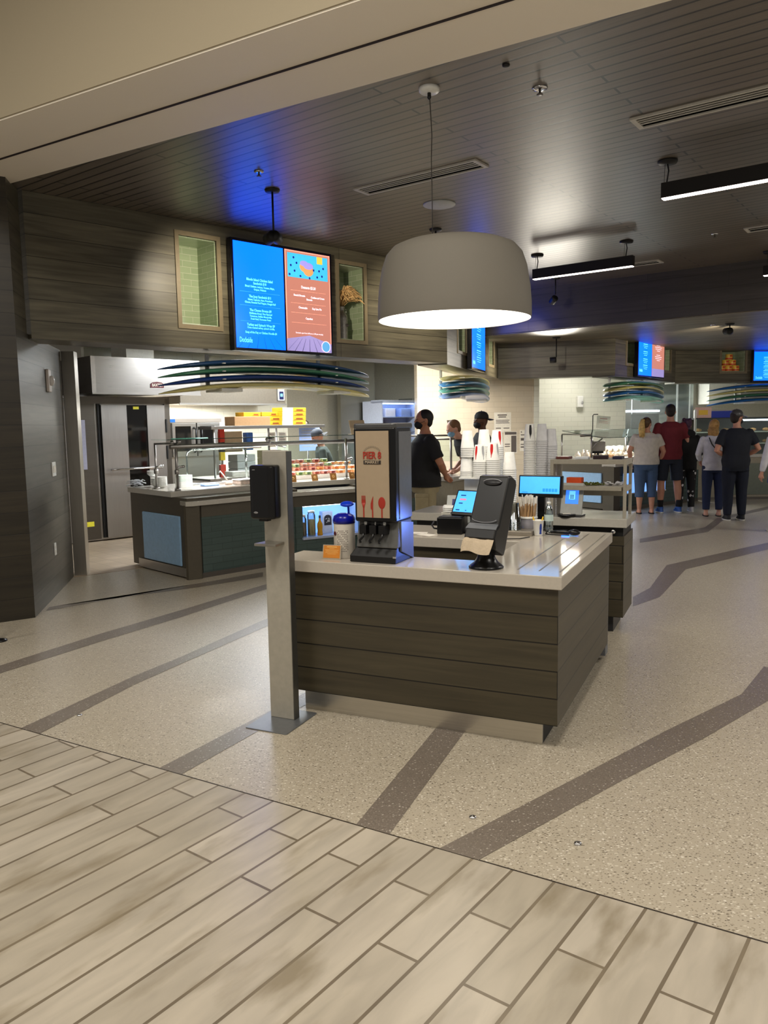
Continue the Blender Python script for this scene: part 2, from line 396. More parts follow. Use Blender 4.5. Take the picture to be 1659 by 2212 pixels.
for k in range(1):
    a, b = onb(-4), onb(12); n = Vector((-ub.y, ub.x)) * .003
    tr.prism([(a[0] - n.x, a[1] - n.y), (b[0] - n.x, b[1] - n.y), (b[0] + n.x, b[1] + n.y), (a[0] + n.x, a[1] + n.y)], 0, .0012)
struct('trim_1', tr, mat('dark_metal_strip', (52, 44, 36), .5))
# dark bands laid in the terrazzo: outline points on the ground, left and right edge in turn
BANDS = [
 [(-3.059, 6.904), (-3.093, 7.059), (-1.959, 8.022), (-1.915, 7.832), (-1.363, 8.608), (-1.322, 8.337)],
 [(-2.784, 5.104), (-2.682, 4.910), (-2.683, 5.281), (-2.597, 5.104), (-2.258, 6.113), (-2.175, 5.879), (-1.824, 6.849), (-1.758, 6.591), (-1.254, 7.891), (-1.216, 7.640), (-0.390, 9.097), (-0.378, 8.797)],
 [(-2.007, 4.125), (-1.868, 4.044), (-1.661, 5.004), (-1.605, 4.826), (-1.458, 5.415), (-1.416, 5.251), (-1.027, 6.444), (-0.988, 6.185), (-0.329, 7.546), (-0.318, 7.255)],
 [(-1.098, 3.590), (-0.973, 3.518), (-0.802, 4.100), (-0.702, 4.011), (-0.545, 4.536), (-0.466, 4.430), (-0.235, 5.122), (-0.139, 5.017)],
 [(-0.136, 3.025), (-0.000, 2.945), (0.252, 4.013), (0.398, 3.951), (0.680, 4.971), (0.822, 4.916)],
 [(0.189, 2.833), (0.330, 2.750), (0.900, 3.449), (1.032, 3.356), (1.439, 3.922), (1.611, 3.830), (2.088, 4.459), (2.187, 4.341), (2.467, 4.968), (2.566, 4.867)],
 [(2.272, 7.050), (2.158, 6.691), (2.560, 7.434), (2.512, 7.031), (3.142, 8.601), (3.253, 8.339), (4.992, 10.068), (4.728, 9.530), (6.847, 11.823), (6.507, 11.230)],
 [(3.489, 10.579), (3.370, 10.216), (4.804, 11.610), (4.651, 11.124), (5.439, 12.680), (5.509, 12.544), (7.026, 14.222), (6.813, 13.786)],
]
for i, b in enumerate(BANDS):
    mb = MB(); n = len(b) // 2
    mb.add([(p[0], p[1], .0015) for p in b], [(2 * k, 2 * k + 1, 2 * k + 3, 2 * k + 2) for k in range(n - 1)])
    struct('trim_%d' % (i + 2), mb, TERRD)
# little floor bolts
for i, (x, y, lb) in enumerate([(.344, 3.067, 'small chrome stud in the terrazzo just left of the long dark band'), (.724, 2.85, 'small chrome stud in the terrazzo right of the long dark band'), (-1.753, 4.301, 'small chrome stud beside the dark band at the far left')]):
    tag(obj('floor_stud', MB().lathe([(.016, 0), (.014, .006), (.006, .009), (0, .0095)], 16, (x, y, .0)), CHROME), lb, 'floor stud', 'floor studs in the terrazzo')

# ceiling
cz = (-1.0, 7.2); crz = math.atan2(-.599, .8006)
cp = local_poly([(-4.8, 7.9), (1.409, 4.165), (8.5, -.2), (16, 1), (16, 24), (-9, 24), (-9, 9)], cz, crz)
struct('ceiling', MB().prism(cp, 0, .1), CEILWOOD, loc=(cz[0], cz[1], ZC), rz=crz)
# beam between hall and food court
L0, L1 = (-3.207, 6.91), (1.409, 4.165); U0, U1 = (-2.523, 5.499), (-.068, 4.077)
def ext(a, b, t): return (a[0] + (b[0] - a[0]) * t, a[1] + (b[1] - a[1]) * t)
b1, b2, b3, b4 = ext(L0, L1, -1), ext(L0, L1, 3), ext(U0, U1, 4.2), ext(U0, U1, -1.6)
struct('trim_20', MB().prism([b1, b2, b3, b4], 3.68, 4.9), PAINTL)
G0, G1 = (-2.878, 6.233), (-.883, 5.029)
gd = Vector((G1[0] - G0[0], G1[1] - G0[1])).normalized(); gn = Vector((-gd.y, gd.x)) * .008
a, b = ext(G0, G1, -1.2), ext(G0, G1, 5)
struct('trim_21', MB().prism([(a[0] - gn.x, a[1] - gn.y), (b[0] - gn.x, b[1] - gn.y), (b[0] + gn.x, b[1] + gn.y), (a[0] + gn.x, a[1] + gn.y)], 3.674, 3.682), mat('joint_shadow_dark', (40, 30, 28), .8))  # shadow in the beam's groove, painted as a dark strip
# hall face above the beam, painted
ud = Vector((U1[0] - U0[0], U1[1] - U0[1])).normalized(); un = Vector((-ud.y, ud.x))
a, b = ext(U0, U1, -1.6), ext(U0, U1, 4.2)
struct('trim_22', MB().prism([(a[0] - un.x * .012, a[1] - un.y * .012), (b[0] - un.x * .012, b[1] - un.y * .012), b, a], 3.69, 4.9), PAINT)
# hall ceiling behind the camera
struct('ceiling', MB().prism([b4, b3, (9, -7), (-9, -7)], 4.9, 5.0), PAINT)

# boarded walls on the left
def wallbox(name, a, b, th, z0, z1, m):
    rz, l = frame(a, b); return struct(name, MB().box(0, l, 0, th, z0, z1), m, loc=(a[0], a[1], 0), rz=rz)
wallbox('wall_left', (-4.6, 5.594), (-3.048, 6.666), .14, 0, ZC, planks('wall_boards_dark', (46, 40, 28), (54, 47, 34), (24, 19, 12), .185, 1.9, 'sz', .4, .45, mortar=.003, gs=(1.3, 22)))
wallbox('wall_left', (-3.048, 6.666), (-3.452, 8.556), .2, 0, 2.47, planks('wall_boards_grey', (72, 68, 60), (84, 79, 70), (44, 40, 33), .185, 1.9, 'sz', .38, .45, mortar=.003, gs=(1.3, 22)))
wallbox('wall_left', (-3.048, 6.666), (-3.14, 7.08), .2, 2.47, ZC, WALLWOOD)
o = wallbox('wall_left', (-3.455, 8.58), (-3.325, 8.60), .16, 0, 2.46, brushed('column_steel', (190, 186, 178), .32, 0))
tag(o, kind='structure')

# fascia walls above the serving counters
P = [(-3.10, 7.08), (.90, 10.85), (2.13, 14.5), (4.10, 13.92), (6.15, 16.6), (8.9, 17.05)]
def walls_with_niches(name, a, b, z0, z1, th, holes, m, ext_l=0, ext_r=0, frames=True, depth=.36):
    rz, l = frame(a, b)
    xs = sorted({-ext_l, l + ext_r} | {h[0] for h in holes} | {h[1] for h in holes}); zs = sorted({z0, z1} | {h[2] for h in holes} | {h[3] for h in holes})
    mb = MB()
    for i in range(len(xs) - 1):
        for j in range(len(zs) - 1):
            cx, cz_ = (xs[i] + xs[i + 1]) / 2, (zs[j] + zs[j + 1]) / 2
            if any(h[0] < cx < h[1] and h[2] < cz_ < h[3] for h in holes): continue
            mb.box(xs[i], xs[i + 1], 0, th, zs[j], zs[j + 1])
    w = struct(name, mb, m, loc=(a[0], a[1], 0), rz=rz, fix=True)
    for h in holes:
        x0, x1, za, zb = h[:4]; t = .012; q = MB()
        q.box(x0, x1, depth, depth + t, za, zb); q.box(x0, x0 + t, 0.02, depth, za, zb); q.box(x1 - t, x1, .02, depth, za, zb)
        q.box(x0, x1, .02, depth, zb - t, zb); q.box(x0, x1, .02, depth, za, za + t)
        obj('niche_lining', q, GREENTILE, w)
        f = MB(); e = .045
        f.box(x0 - e, x0, -.012, .03, za - e, zb + e); f.box(x1, x1 + e, -.012, .03, za - e, zb + e)
        f.box(x0, x1, -.012, .03, za - e, za); f.box(x0, x1, -.012, .03, zb, zb + e)
        obj('niche_frame', f, mat('niche_frame_wood', (128, 116, 92), .4), w)
    return w, rz, l
W1, RZ1, LN1 = walls_with_niches('wall_left', P[0], P[1], 2.43, ZC, .42, [(1.49, 1.925, 2.665, 3.54), (3.585, 3.985, 2.64, 3.52)], WALLWOOD)
W2, RZ2, LN2 = walls_with_niches('wall_back', P[1], P[2], 2.415, ZC, .42, [(.66, 1.2, 2.66, 3.5), (2.93, 3.4, 2.62, 3.5)], WALLWOOD, ext_r=-.0)
W3, RZ3, LN3 = walls_with_niches('wall_back', P[2], P[3], 2.40, ZC, .42, [], WALLWOOD)
W4, RZ4, LN4 = walls_with_niches('wall_right', P[3], P[4], 2.38, ZC, .42, [(.56, 1.12, 2.64, 3.5), (2.66, 3.05, 2.6, 3.5)], WALLWOOD)
W5, RZ5, LN5 = walls_with_niches('wall_right', P[4], P[5], 2.36, ZC, .42, [(1.05, 1.6, 2.6, 3.42)], WALLWOOD, ext_r=3)
# lower bulkhead with boarded underside
bz = R(-37.04)
bk = local_poly([(1.66, 13.18), (2.347, 12.711), (5.122, 10.617), (12, 5.43), (16, 20), (2.2, 19)], (2.347, 12.711), bz)
BULKWOOD = planks('bulkhead_boards', (70, 66, 62), (80, 75, 70), (42, 38, 34), .2, 3., 'sz', .32, .25, mortar=.002, gs=(1.2, 18))
bo = struct('ceiling', MB().prism(bk, 3.05, ZC), BULKWOOD, loc=(2.347, 12.711, 0), rz=bz)
bu = local_poly([(1.70, 13.2), (2.347, 12.76), (5.14, 10.66), (12, 5.48), (16, 20), (2.2, 19)], (2.347, 12.711), bz)
struct('ceiling', MB().prism(bu, 3.035, 3.05), SOFFWOOD, loc=(2.347, 12.711, 0), rz=bz)
# kitchens behind the fascias
KC = mat('kitchen_ceiling', (190, 188, 178), .7)
struct('ceiling', MB().prism([(-3.6, 7.5), (.85, 11.3), (1.9, 14.9), (4.15, 14.4), (6.0, 17.0), (12, 17.9), (12, 22), (-9, 22), (-9, 9)], 2.92, 2.97), KC)
struct('wall_back', MB().box(0, 2.36, 0, .2, 0, 2.92), BEIGETILE, loc=(.65, 14.6, 0), rz=R(12.26))
struct('wall_back', MB().box(0, 2.6, 0, .12, 0, 2.92), WHITETILE, loc=(2.7, 16.55, 0), rz=R(10.5))
struct('wall_back', MB().box(-.1, 0, 0, 1.6, 0, 2.92), WHITETILE, loc=(3.0, 15.08, 0), rz=R(4))

# ================================================================ CHECKOUT ISLAND
IO = (.841, 3.667); IRZ = R(-24.63)
def isl(x, y, z=.88):
    c, s = math.cos(IRZ), math.sin(IRZ); return (IO[0] + x * c - y * s, IO[1] + x * s + y * c, z)
t = thing('checkout_island', 'nearest checkout counter, grey-brown boards under a white quartz top with steel kick plate', 'counter', (IO[0], IO[1], 0), IRZ)
obj('worktop', MB().prism([(0, 0), (0, 1.604), (-1.6, 1.604), (-1.6, 1.03), (-.48, 1.03), (-.48, .31), (-1.6, .31), (-1.6, 0)], .815, .88), QUARTZ, t, bevel=.004)
cb = MB().box(-1.585, -.02, .02, .28, 0, .685).box(-.45, -.02, .28, 1.59, 0, .685).box(-1.585, -.45, 1.06, 1.59, 0, .685)
obj('cabinet', cb, ISWOOD, t, loc=(0, 0, .13))
obj('kick_plate', MB().box(-1.482, -.108, .085, .1, 0, .13), brushed('kick_steel', (205, 200, 190), .32, 2), t)
obj('plinth', MB().box(-1.482, -.109, .1, .25, 0, .13).box(-.42, -.109, .25, 1.55, 0, .13).box(-1.5, -.42, 1.1, 1.55, 0, .13), BLACKM, t)
obj('end_panel', MB().box(-.45, -.035, 1.595, 1.70, .04, .8), mat('grey_end_panel', (112, 114, 118), .5), t)
gm = mat('groove_shade_grey', (116, 111, 100), .35)  # shade inside the drain grooves, painted as darker strips on the top
for x, ya, yb in ((-.246, .12, 1.25), (-.137, .122, 1.5), (-.034, .122, 1.5)):
    obj('drain_groove', MB().box(x - .0045, x + .0045, ya, yb, .8795, .8806), gm, t)
# second counter behind
t = thing('checkout_island', 'second checkout counter behind the nearest one, carrying the grey rack', 'counter', isl(0, 2.3, 0), IRZ)
obj('worktop', MB().box(-1.75, 0, 0, .56, .82, .885), QUARTZG, t, bevel=.004)
obj('cabinet', MB().box(-.2, -.02, .03, .54, 0, .62).box(-1.7, -.2, .3, .54, 0, .62), ISWOOD, t, loc=(0, 0, .13))
obj('cabinet_top_rail', MB().box(-1.7, -.03, .05, .5, .75, .82), BLACKM, t)
obj('plinth', MB().box(-.18, -.1, .1, .5, 0, .13).box(-1.6, -.18, .35, .5, 0, .13), DGREY, t)
obj('drawer_lock', MB().lathe([(.018, 0), (.018, .01), (.01, .014)], 14, (-.1, .03, .785), Matrix.Rotation(R(90), 3, 'X')), CHROME, t)
for k, x in enumerate((-.3, -1.2)):
    w = obj('caster_wheel', MB().lathe([(.0, -.015), (.035, -.015), (.04, 0), (.035, .015), (0, .015)], 16, (x, .2, .04), Matrix.Rotation(R(90), 3, 'Y')), BLACKP, t)

def local(name, label, cat, x, y, z=.88, rz=0., group=None, rot=None):
    return thing(name, label, cat, isl(x, y, z), IRZ + R(rz), group)

# ---- cutlery dispenser
t = local('cutlery_dispenser', 'tall black cutlery dispenser with beige front sign on the white counter', 'dispenser', -1.008, .05)
b = MB().prism([(-.15, -.0), (.122, -.0), (.122, .24), (-.15, .24)], 0, .035)
b.add([(-.15, 0, .035), (.122, 0, .035), (.122, .24, .035), (-.15, .24, .035), (-.122, .035, .085), (.115, .035, .085), (.115, .24, .085), (-.122, .24, .085)],
      [(0, 1, 2, 3), (4, 7, 6, 5), (0, 4, 5, 1), (1, 5, 6, 2), (2, 6, 7, 3), (3, 7, 4, 0)])
obj('base', b, BLACKM, t, bevel=.006)
mb = MB().add([(-.12, .02, .08), (.125, .02, .08), (.125, .24, .08), (-.12, .24, .08), (-.118, .06, .225), (.118, .06, .225), (.118, .24, .225), (-.118, .24, .225)],
              [(3, 2, 1, 0), (4, 5, 6, 7), (0, 1, 5, 4), (1, 2, 6, 5), (2, 3, 7, 6), (3, 0, 4, 7)])
obj('dispensing_window', mb, SMOKE, t, bevel=.008)
obj('tower', rbox(.245, .225, .505, .02, 4, .22), BLACKP, t, loc=(0, .125, 0), bevel=.01)
obj('side_panel', MB().prism([(.1215, .06), (.1265, .06), (.1265, .225), (.1215, .225)], .235, .70), mat('side_panel_grey', (96, 98, 102), .3), t)
obj('side_panel', MB().add([(.12, .07, .06), (.129, .07, .06), (.129, .235, .0), (.12, .235, .0), (.12, .07, .22), (.129, .07, .22), (.129, .235, .2), (.12, .235, .2)], [(3, 2, 1, 0), (4, 5, 6, 7), (0, 1, 5, 4), (1, 2, 6, 5), (2, 3, 7, 6), (3, 0, 4, 7)]), mat('side_panel_grey', (96, 98, 102), .3), t)
obj('top_cover', rbox(.25, .26, .03, .03, 5, .715), mat('cap_grey', (70, 70, 70), .35), t, loc=(0, .14, 0), bevel=.008)
sg = obj('front_sign', MB().box(-.102, .089, .005, .0115, .245, .705), mat('sign_beige', (164, 145, 120), .5, var=.02), t)
RED = mat('sign_red', (158, 44, 28), .55, var=.02); INK = mat('sign_ink', (45, 38, 34), .6)
obj('sign_lettering', merge_text([('PIER 8', .052, (-.006, .003, .575), dict(sx=.78, bold=.0012))], RED, None, 'x').data, None, sg)
bpy.data.objects.remove(bpy.data.objects['x'])
lb = obj('sign_band', MB().box(-.056, .044, .0025, .0055, .530, .550), INK, sg)
merge_text([('MARKET', .021, (-.006, .0015, .540), dict(sx=1.05))], mat('sign_pale', (196, 176, 150), .5), sg, 'sign_lettering')
mb = MB(); gl = 'NARRAGANSETT'
bmz = []
for i in range(11):
    a = R(142 - i * 10.4); bmz.append(('WATERFRONT.'[i], .012, (-.006 + .062 * math.cos(a), .003, .565 + .056 * math.sin(a) + .0)))
arc = MB()
for i in range(11):
    a = R(136 - i * 9.2); x = -.006 + .06 * math.cos(a); z = .562 + .06 * math.sin(a)
    arc.cbox((x, .0045, z), (.0055, .002, .009), Matrix.Rotation(-(a - PI / 2), 3, 'Y'))
obj('sign_arch_mark', arc, mat('sign_grey', (140, 126, 106), .6), sg)
fk = MB()
for i in range(4): fk.box(-.072 + i * .0062, -.0688 + i * .0062, .003, .0055, .338, .362)
fk.box(-.0725, -.0495, .003, .0055, .322, .340); fk.lathe([(.012, 0), (.006, -.02), (.004, -.03)], 10, (-.061, .004, .324), ey=.15); fk.box(-.0645, -.0575, .003, .0055, .246, .30)
obj('fork_picture', fk, RED, sg)
kn = MB(); kn.prism([(-.012, .246), (-.005, .246), (-.006, .3), (-.004, .36), (-.011, .345), (-.019, .32), (-.019, .295), (-.012, .285)], -.0055, -.003)
obj('knife_picture', kn, RED, sg, rot=(R(90), 0, 0), loc=(0, 0, 0))
sp_ = MB().ball((.046, .0045, .325), (.021, .0018, .032), 18, 10); sp_.box(.0425, .0495, .003, .0055, .246, .30)
obj('spoon_picture', sp_, RED, sg)
for i, x in enumerate((-.062, -.004, .05)):
    lv = MB().box(x - .02, x + .02, -.012, .05, .155, .205)
    lv.tube([(x + .004, -.012, .16), (x + .006, -.022, .145), (x - .012, -.026, .125), (x - .006, -.028, .112)], .007, 8)
    l = obj('lever', lv, BLACKP, t, bevel=.003)
    obj('utensil_tip', MB().ball((x - .002, .03, .212), (.009 if i != 1 else .004, .003, .018), 12, 8), WHITEP, l)
obj('latch', MB().box(.108, .124, -.004, .004, .032, .042), CHROME, t)

# ---- wipes canister
t = local('wipes_canister', 'white canister of disinfecting wipes with an open blue flip lid', 'canister', -1.25, .17)
obj('body', MB().lathe([(.057, 0), (.06, .004), (.06, .195), (.057, .2)], 32), mat('canister_white', (205, 198, 186), .35), t)
obj('cap', MB().lathe([(.062, .195), (.063, .215), (.058, .235), (.035, .248), (0, .25)], 32), mat('cap_blue', (10, 20, 150), .25), t)
lid = MB().ball((0.0, 0, 0), (.042, .026, .012), 22, 10)
obj('flip_lid', lid, mat('lid_blue', (0, 60, 215), .3, trans=.2), t, loc=(.015, .012, .3), rot=(R(25), 0, 0))
obj('lid_hinge', MB().tube([(.02, .02, .248), (.018, .02, .288)], .006, 8), MC['lid_blue'], t)
lab = mat('label_print', (110, 100, 95), .6)
lm = MB()
for k in range(13):
    z = .155 - k * .0095
    for a0 in range(-105, -46, 8):
        if (k * 7 + a0) % 5 == 0: continue
        a, b2 = R(a0), R(a0 + 6); r = .0606
        lm.add([(r * math.cos(a), r * math.sin(a), z), (r * math.cos(b2), r * math.sin(b2), z), (r * math.cos(b2), r * math.sin(b2), z + .003), (r * math.cos(a), r * math.sin(a), z + .003)], [(0, 1, 2, 3)])
obj('label_lettering', lm, lab, t)
obj('label_badge', MB().lathe([(0, .0), (.012, 0), (.012, .001), (0, .001)], 16, (-.03, -.0525, .14), Matrix.Rotation(R(-30), 3, 'Z') @ Matrix.Rotation(R(90), 3, 'X')), mat('badge_maroon', (86, 24, 38), .5), t)

# ---- orange card
t = local('counter_card', 'small orange card in a clear holder at the left end of the white counter', 'card', -1.29, .085, rz=6)
obj('holder', MB().box(-.055, .055, -.002, .002, 0, .08).box(-.055, .055, 0, .05, 0, .003), mat('holder_clear', (205, 190, 165), .2, trans=.3), t, rot=(R(-14), 0, 0), bevel=.001)
cd = obj('card', MB().box(-.049, .049, -.0035, -.002, .007, .076), ORANGEC, t, rot=(R(-14), 0, 0))
ln = MB()
for i, (w, z) in enumerate(((.06, .066), (.03, .058), (.08, .05), (.07, .043), (.075, .036), (.05, .029))): ln.box(-w / 2, w / 2, -.0042, -.0036, z, z + (.004 if i == 0 else .0018))
obj('card_lettering', ln, mat('card_ink', (235, 190, 110), .5), cd)

# ---- napkin dispenser
t = thing('napkin_dispenser', 'black leaning napkin dispenser on a round foot, one beige napkin hanging out', 'dispenser', isl(-.412, .125), R(-36))
obj('foot', MB().lathe([(.0, 0), (.088, 0), (.09, .006), (.08, .016), (.062, .03), (.048, .052), (.04, .08), (.04, .12), (.036, .14)], 40), BLACKP, t)
bd = MB()
pr = [(-.055, 0.), (.05, -.005), (.055, .03), (.045, .375), (.03, .398), (-.03, .402), (-.052, .39), (-.062, .12), (-.085, .095), (-.088, .05), (-.07, .02)]
vs = [(x, y, z) for x in (-.087, .087) for y, z in pr]; n = len(pr)
bd.add(vs, [tuple(range(n)), tuple(range(2 * n - 1, n - 1, -1))] + [(i, n + i, n + (i + 1) % n, (i + 1) % n) for i in range(n)])
lean = (R(-23), 0, 0)
body = obj('body', bd, BLACKP, t, loc=(0, -.015, .085), rot=lean, bevel=.009, seg=3)
obj('grip_recess', MB().lathe([(.0, 0), (.05, 0), (.048, .004), (.0, .004)], 24, (0, -.058, .352), Matrix.Rotation(R(90), 3, 'X'), ey=.3), DGREY, body)
obj('grip_rim', MB().tube([(.052 * math.cos(R(a)), -.0595, .353 + .017 * math.sin(R(a))) for a in range(10, 171, 10)], .0022, 6), mat('grip_shine', (150, 150, 155), .15), body)
obj('chin_plate', MB().add([(-.082, -.065, .13), (.082, -.065, .13), (.086, -.09, .095), (-.086, -.09, .095), (-.082, -.062, .13), (.082, -.062, .13), (.086, -.085, .093), (-.086, -.085, .093)], [(0, 3, 2, 1), (4, 5, 6, 7), (0, 1, 5, 4), (1, 2, 6, 5), (2, 3, 7, 6), (3, 0, 4, 7)]), mat('chin_grey', (92, 96, 102), .28), body)
obj('chin_line', MB().tube([(.07 * math.cos(R(a)), -.068 + .004 * math.sin(R(a)), .155 + .02 * math.sin(R(a))) for a in range(190, 351, 10)], .0015, 6), MC['grip_shine'], body)
np_ = MB(); nu = 13; rows = [(-.078, .055, .075), (-.088, .04, .085), (-.094, .018, .086), (-.098, -.01, .084), (-.1, -.035, .08)]
for sgn in (0, 1):
    vs = []
    for k, (y, z, w) in enumerate(rows):
        for i in range(nu):
            q = i / (nu - 1) * 2 - 1
            vs.append((w * q, y - .012 * (1 - q * q) + .003 * math.sin(q * 9) + sgn * .0012, z - .02 * (1 - q * q) * (k < 1) - .008 * math.sin(q * 3) * (k / 4)))
    fs = [(k * nu + i, k * nu + i + 1, (k + 1) * nu + i + 1, (k + 1) * nu + i) for k in range(len(rows) - 1) for i in range(nu - 1)]
    np_.add(vs, fs, True)
nk = obj('paper_napkin', np_, mat('napkin_paper', (190, 172, 146), .8, bump=.2, scale=90), None, fix=False)
nk.parent = t; nk.location = (0, -.015, .085); nk.rotation_euler = lean

# ---- hand sanitizer stand
SX, SY = -.584, 4.17
t = thing('sanitizer_stand', 'silver floor stand with a black hand sanitizer dispenser beside the counter', 'sanitizer stand', (SX, SY, 0), R(-24.4))
obj('base_plate', rbox(.262, .335, .006, .012, 4), mat('plate_grey', (128, 130, 132), .38, .6), t, bevel=.002)
obj('post', MB().box(-.085, .067, .02, .045, .006, 1.49), mat('post_silver', (178, 173, 160), .42, .35), t, bevel=.004)
obj('post_flange', MB().box(.067, .0705, .018, .07, .006, 1.485), ALU2, t)
d = obj('dispenser', rbox(.152, .1, .285, .03, 5, 1.13), BLACKP, t, loc=(-.035, -.035, 0), bevel=.012, seg=3)
obj('nozzle', MB().box(-.025, .025, -.03, .01, 1.118, 1.132), BLACKM, d)
obj('indicator', MB().box(-.045, -.028, -.0515, -.0495, 1.39, 1.394), mat('indicator_grey', (120, 120, 120), .4), d)
obj('badge', MB().ball((-.03, -.0505, 1.165), (.014, .0015, .006), 12, 6), mat('indicator_grey', (120, 120, 120), .4), d)
tr_ = MB().add([(-.085, -.085, .985), (.05, -.085, .985), (.04, .02, .985), (-.075, .02, .985), (-.085, -.085, 1.0), (.05, -.085, 1.0), (.04, .02, 1.0), (-.075, .02, 1.0)], [(3, 2, 1, 0), (4, 5, 6, 7), (0, 1, 5, 4), (1, 2, 6, 5), (2, 3, 7, 6), (3, 0, 4, 7)])
obj('drip_tray', tr_, mat('tray_silver', (150, 146, 136), .3, .8), t, bevel=.003)

# ---- cups
def cup_mesh(r0_, r1_, h):
    return MB().lathe([(r0_ + .0025, 0), (r0_ + .003, .0025), (r0_ + .001, .005), (r1_, h - .001), (r1_ - .002, h), (r1_ - .003, h - .004), (0, h - .004)], 20).mesh('paper_cup')
def band_mesh(r0_, r1_, h, a0, a1, prof):
    vs = []; fs = []
    for zz, k in prof:
        r = r0_ + (r1_ - r0_) * zz / h + .0009; am = (a0 + a1) / 2; hw = (a1 - a0) / 2 * k
        for i in range(5):
            a = R(am - hw + 2 * hw * i / 4); vs.append((r * math.cos(a), r * math.sin(a), zz))
    for k in range(len(prof) - 1):
        for i in range(4): fs.append((k * 5 + i, k * 5 + i + 1, (k + 1) * 5 + i + 1, (k + 1) * 5 + i))
    m = MB().add(vs, fs); return m
CUPM = {}
def cup_proto(key, r0_, r1_, h, m):
    if key not in CUPM:
        me = cup_mesh(r0_, r1_, h); clean(me); me.materials.append(m); CUPM[key] = me
    return CUPM[key]
def cup_stack(x, y, z, n, pitch, size, mname, label, group, printed=None, lean=0., wpos=None):
    r0_, r1_, h = size; me = cup_proto((size, mname), r0_, r1_, h, MC[mname])
    p = wpos or isl(x, y, z)
    for k in range(n):
        o = bpy.data.objects.new('paper_cup', me); put(o, None, (p[0] + lean * k, p[1], p[2] + k * pitch), 0.)
        top = k == n - 1
        tag(o, (label[1] if top else label[0]), 'cup', group)
        if printed and top:
            for a0, cc, ww in printed:
                obj('cup_print', band_mesh(r0_, r1_, h, a0 - ww, a0 + ww, [(.02, .32), (.035, .34), (.05, .6), (.062, .9), (.075, 1), (.1, 1), (h - .008, .8)]), cc, o, fix=False)
        elif printed:
            ms = dupmarks.setdefault((size), None)
            if ms is None:
                q = MB()
                for a in range(0, 360, 40): q.add(band_mesh(r0_, r1_, h, a, a + 14, [(.0035, 1), (.006, 1)]).v, [(i, i + 1, i + 6, i + 5) for i in range(4)])
                mm = q.mesh('cup_print'); mm.materials.append(mat('print_grey', (120, 120, 124), .5)); dupmarks[size] = ms = mm
            oo = bpy.data.objects.new('cup_print', ms); put(oo, o); oo.rotation_euler = (0, 0, R((k * 53) % 90))
dupmarks = {}
BIG = (.0445, .033, .135); MID = (.0445, .032, .118); 
PR = mat('print_red', (214, 32, 30), .45); PG = mat('print_silver', (176, 178, 182), .45); PB = mat('print_black', (22, 20, 24), .45)
mat('cup_grey_paper', (196, 196, 198), .55)
# white organiser that carries the five stacks
t = local('lid_organiser', 'white plastic organiser box below the tall cup stacks on the checkout', 'organiser', -.79, 1.42)
obj('box', MB().box(-.165, .1, -.04, .12, .26, .365), mat('organiser_white', (205, 206, 204), .4), t, bevel=.006)
obj('shelf_lip', MB().box(-.18, .105, -.105, .135, .362, .372), WHITEP, t, bevel=.003)
obj('leg', MB().box(-.06, .08, .06, .12, 0, .26), mat('organiser_white', (205, 206, 204), .4), t)
cup_stack(-.93, 1.37, 1.253, 4, .012, BIG, 'white_cup_paper', ('plain white paper cup low in the leftmost tall stack', 'plain white paper cup closing the lower part of the leftmost stack'), 'cups in the leftmost stack')
cup_stack(-.925, 1.37, 1.388, 6, .012, MID, 'white_cup_paper', ('plain white paper cup in the upper part of the leftmost stack', 'topmost plain white paper cup of the leftmost stack'), 'upper cups in the leftmost stack')
cup_stack(-.845, 1.49, 1.253, 17, .0125, MID, 'white_cup_paper', ('plain white paper cup in the stack behind the left printed stack', 'topmost plain white cup of the stack behind the left printed stack'), 'cups in the rear white stack')
cup_stack(-.835, 1.36, 1.253, 9, .0125, MID, 'white_cup_paper', ('printed paper cup nested in the left printed stack', 'top printed cup of the left printed stack, red bottle shape at its edge'), 'cups in the left printed stack', [(222, PR, 14), (262, WHITEC, 1), (300, PG, 16)])
cup_stack(-.757, 1.5, 1.253, 16, .013, MID, 'white_cup_paper', ('printed paper cup nested in the rear printed stack', 'highest printed cup with a red bottle shape, rear stack'), 'cups in the rear printed stack', [(292, PR, 15)])
cup_stack(-.747, 1.37, 1.253, 10, .0125, MID, 'white_cup_paper', ('printed paper cup nested in the right printed stack', 'top printed cup of the right printed stack, red bottle shape on its left'), 'cups in the right printed stack', [(248, PR, 15), (320, PG, 15)])
cup_stack(-.648, 1.42, 1.085, 17, .0135, MID, 'white_cup_paper', ('plain white paper cup nested in the shorter stack right of the printed ones', 'top plain white cup of the shorter stack right of the printed ones'), 'cups in the shorter white stack')
mm = glass('clear_plastic', (225, 228, 230), .5, .08)
cpm = cup_mesh(.045, .031, .13); clean(cpm); cpm.materials.append(mm)
for i, (x, y) in enumerate(((-.655, 1.33), (-.60, 1.36))):
    for k in range(9 if i == 0 else 7):
        o = bpy.data.objects.new('plastic_cup', cpm); put(o, None, isl(x, y, .881 + k * .0125))
        tag(o, 'clear plastic cup nested in the %s clear stack behind the napkin dispenser' % ('left' if i == 0 else 'right'), 'cup', 'clear cups, %s stack' % ('left' if i == 0 else 'right'))
cup_stack(-.757, 2.4, .885, 44, .0135, BIG, 'white_cup_paper', ('dark-printed paper cup nested in the tall speckled stack', 'top cup of the tall speckled stack, black bottle shape on it'), 'cups in the tall speckled stack', [(268, PB, 15)])
cup_stack(-.665, 2.42, .885, 44, .0135, BIG, 'cup_grey_paper', ('greyish paper cup nested in the tall plain stack beside the speckled one', 'topmost greyish cup of the tall plain stack beside the speckled one'), 'cups in the tall plain stack')
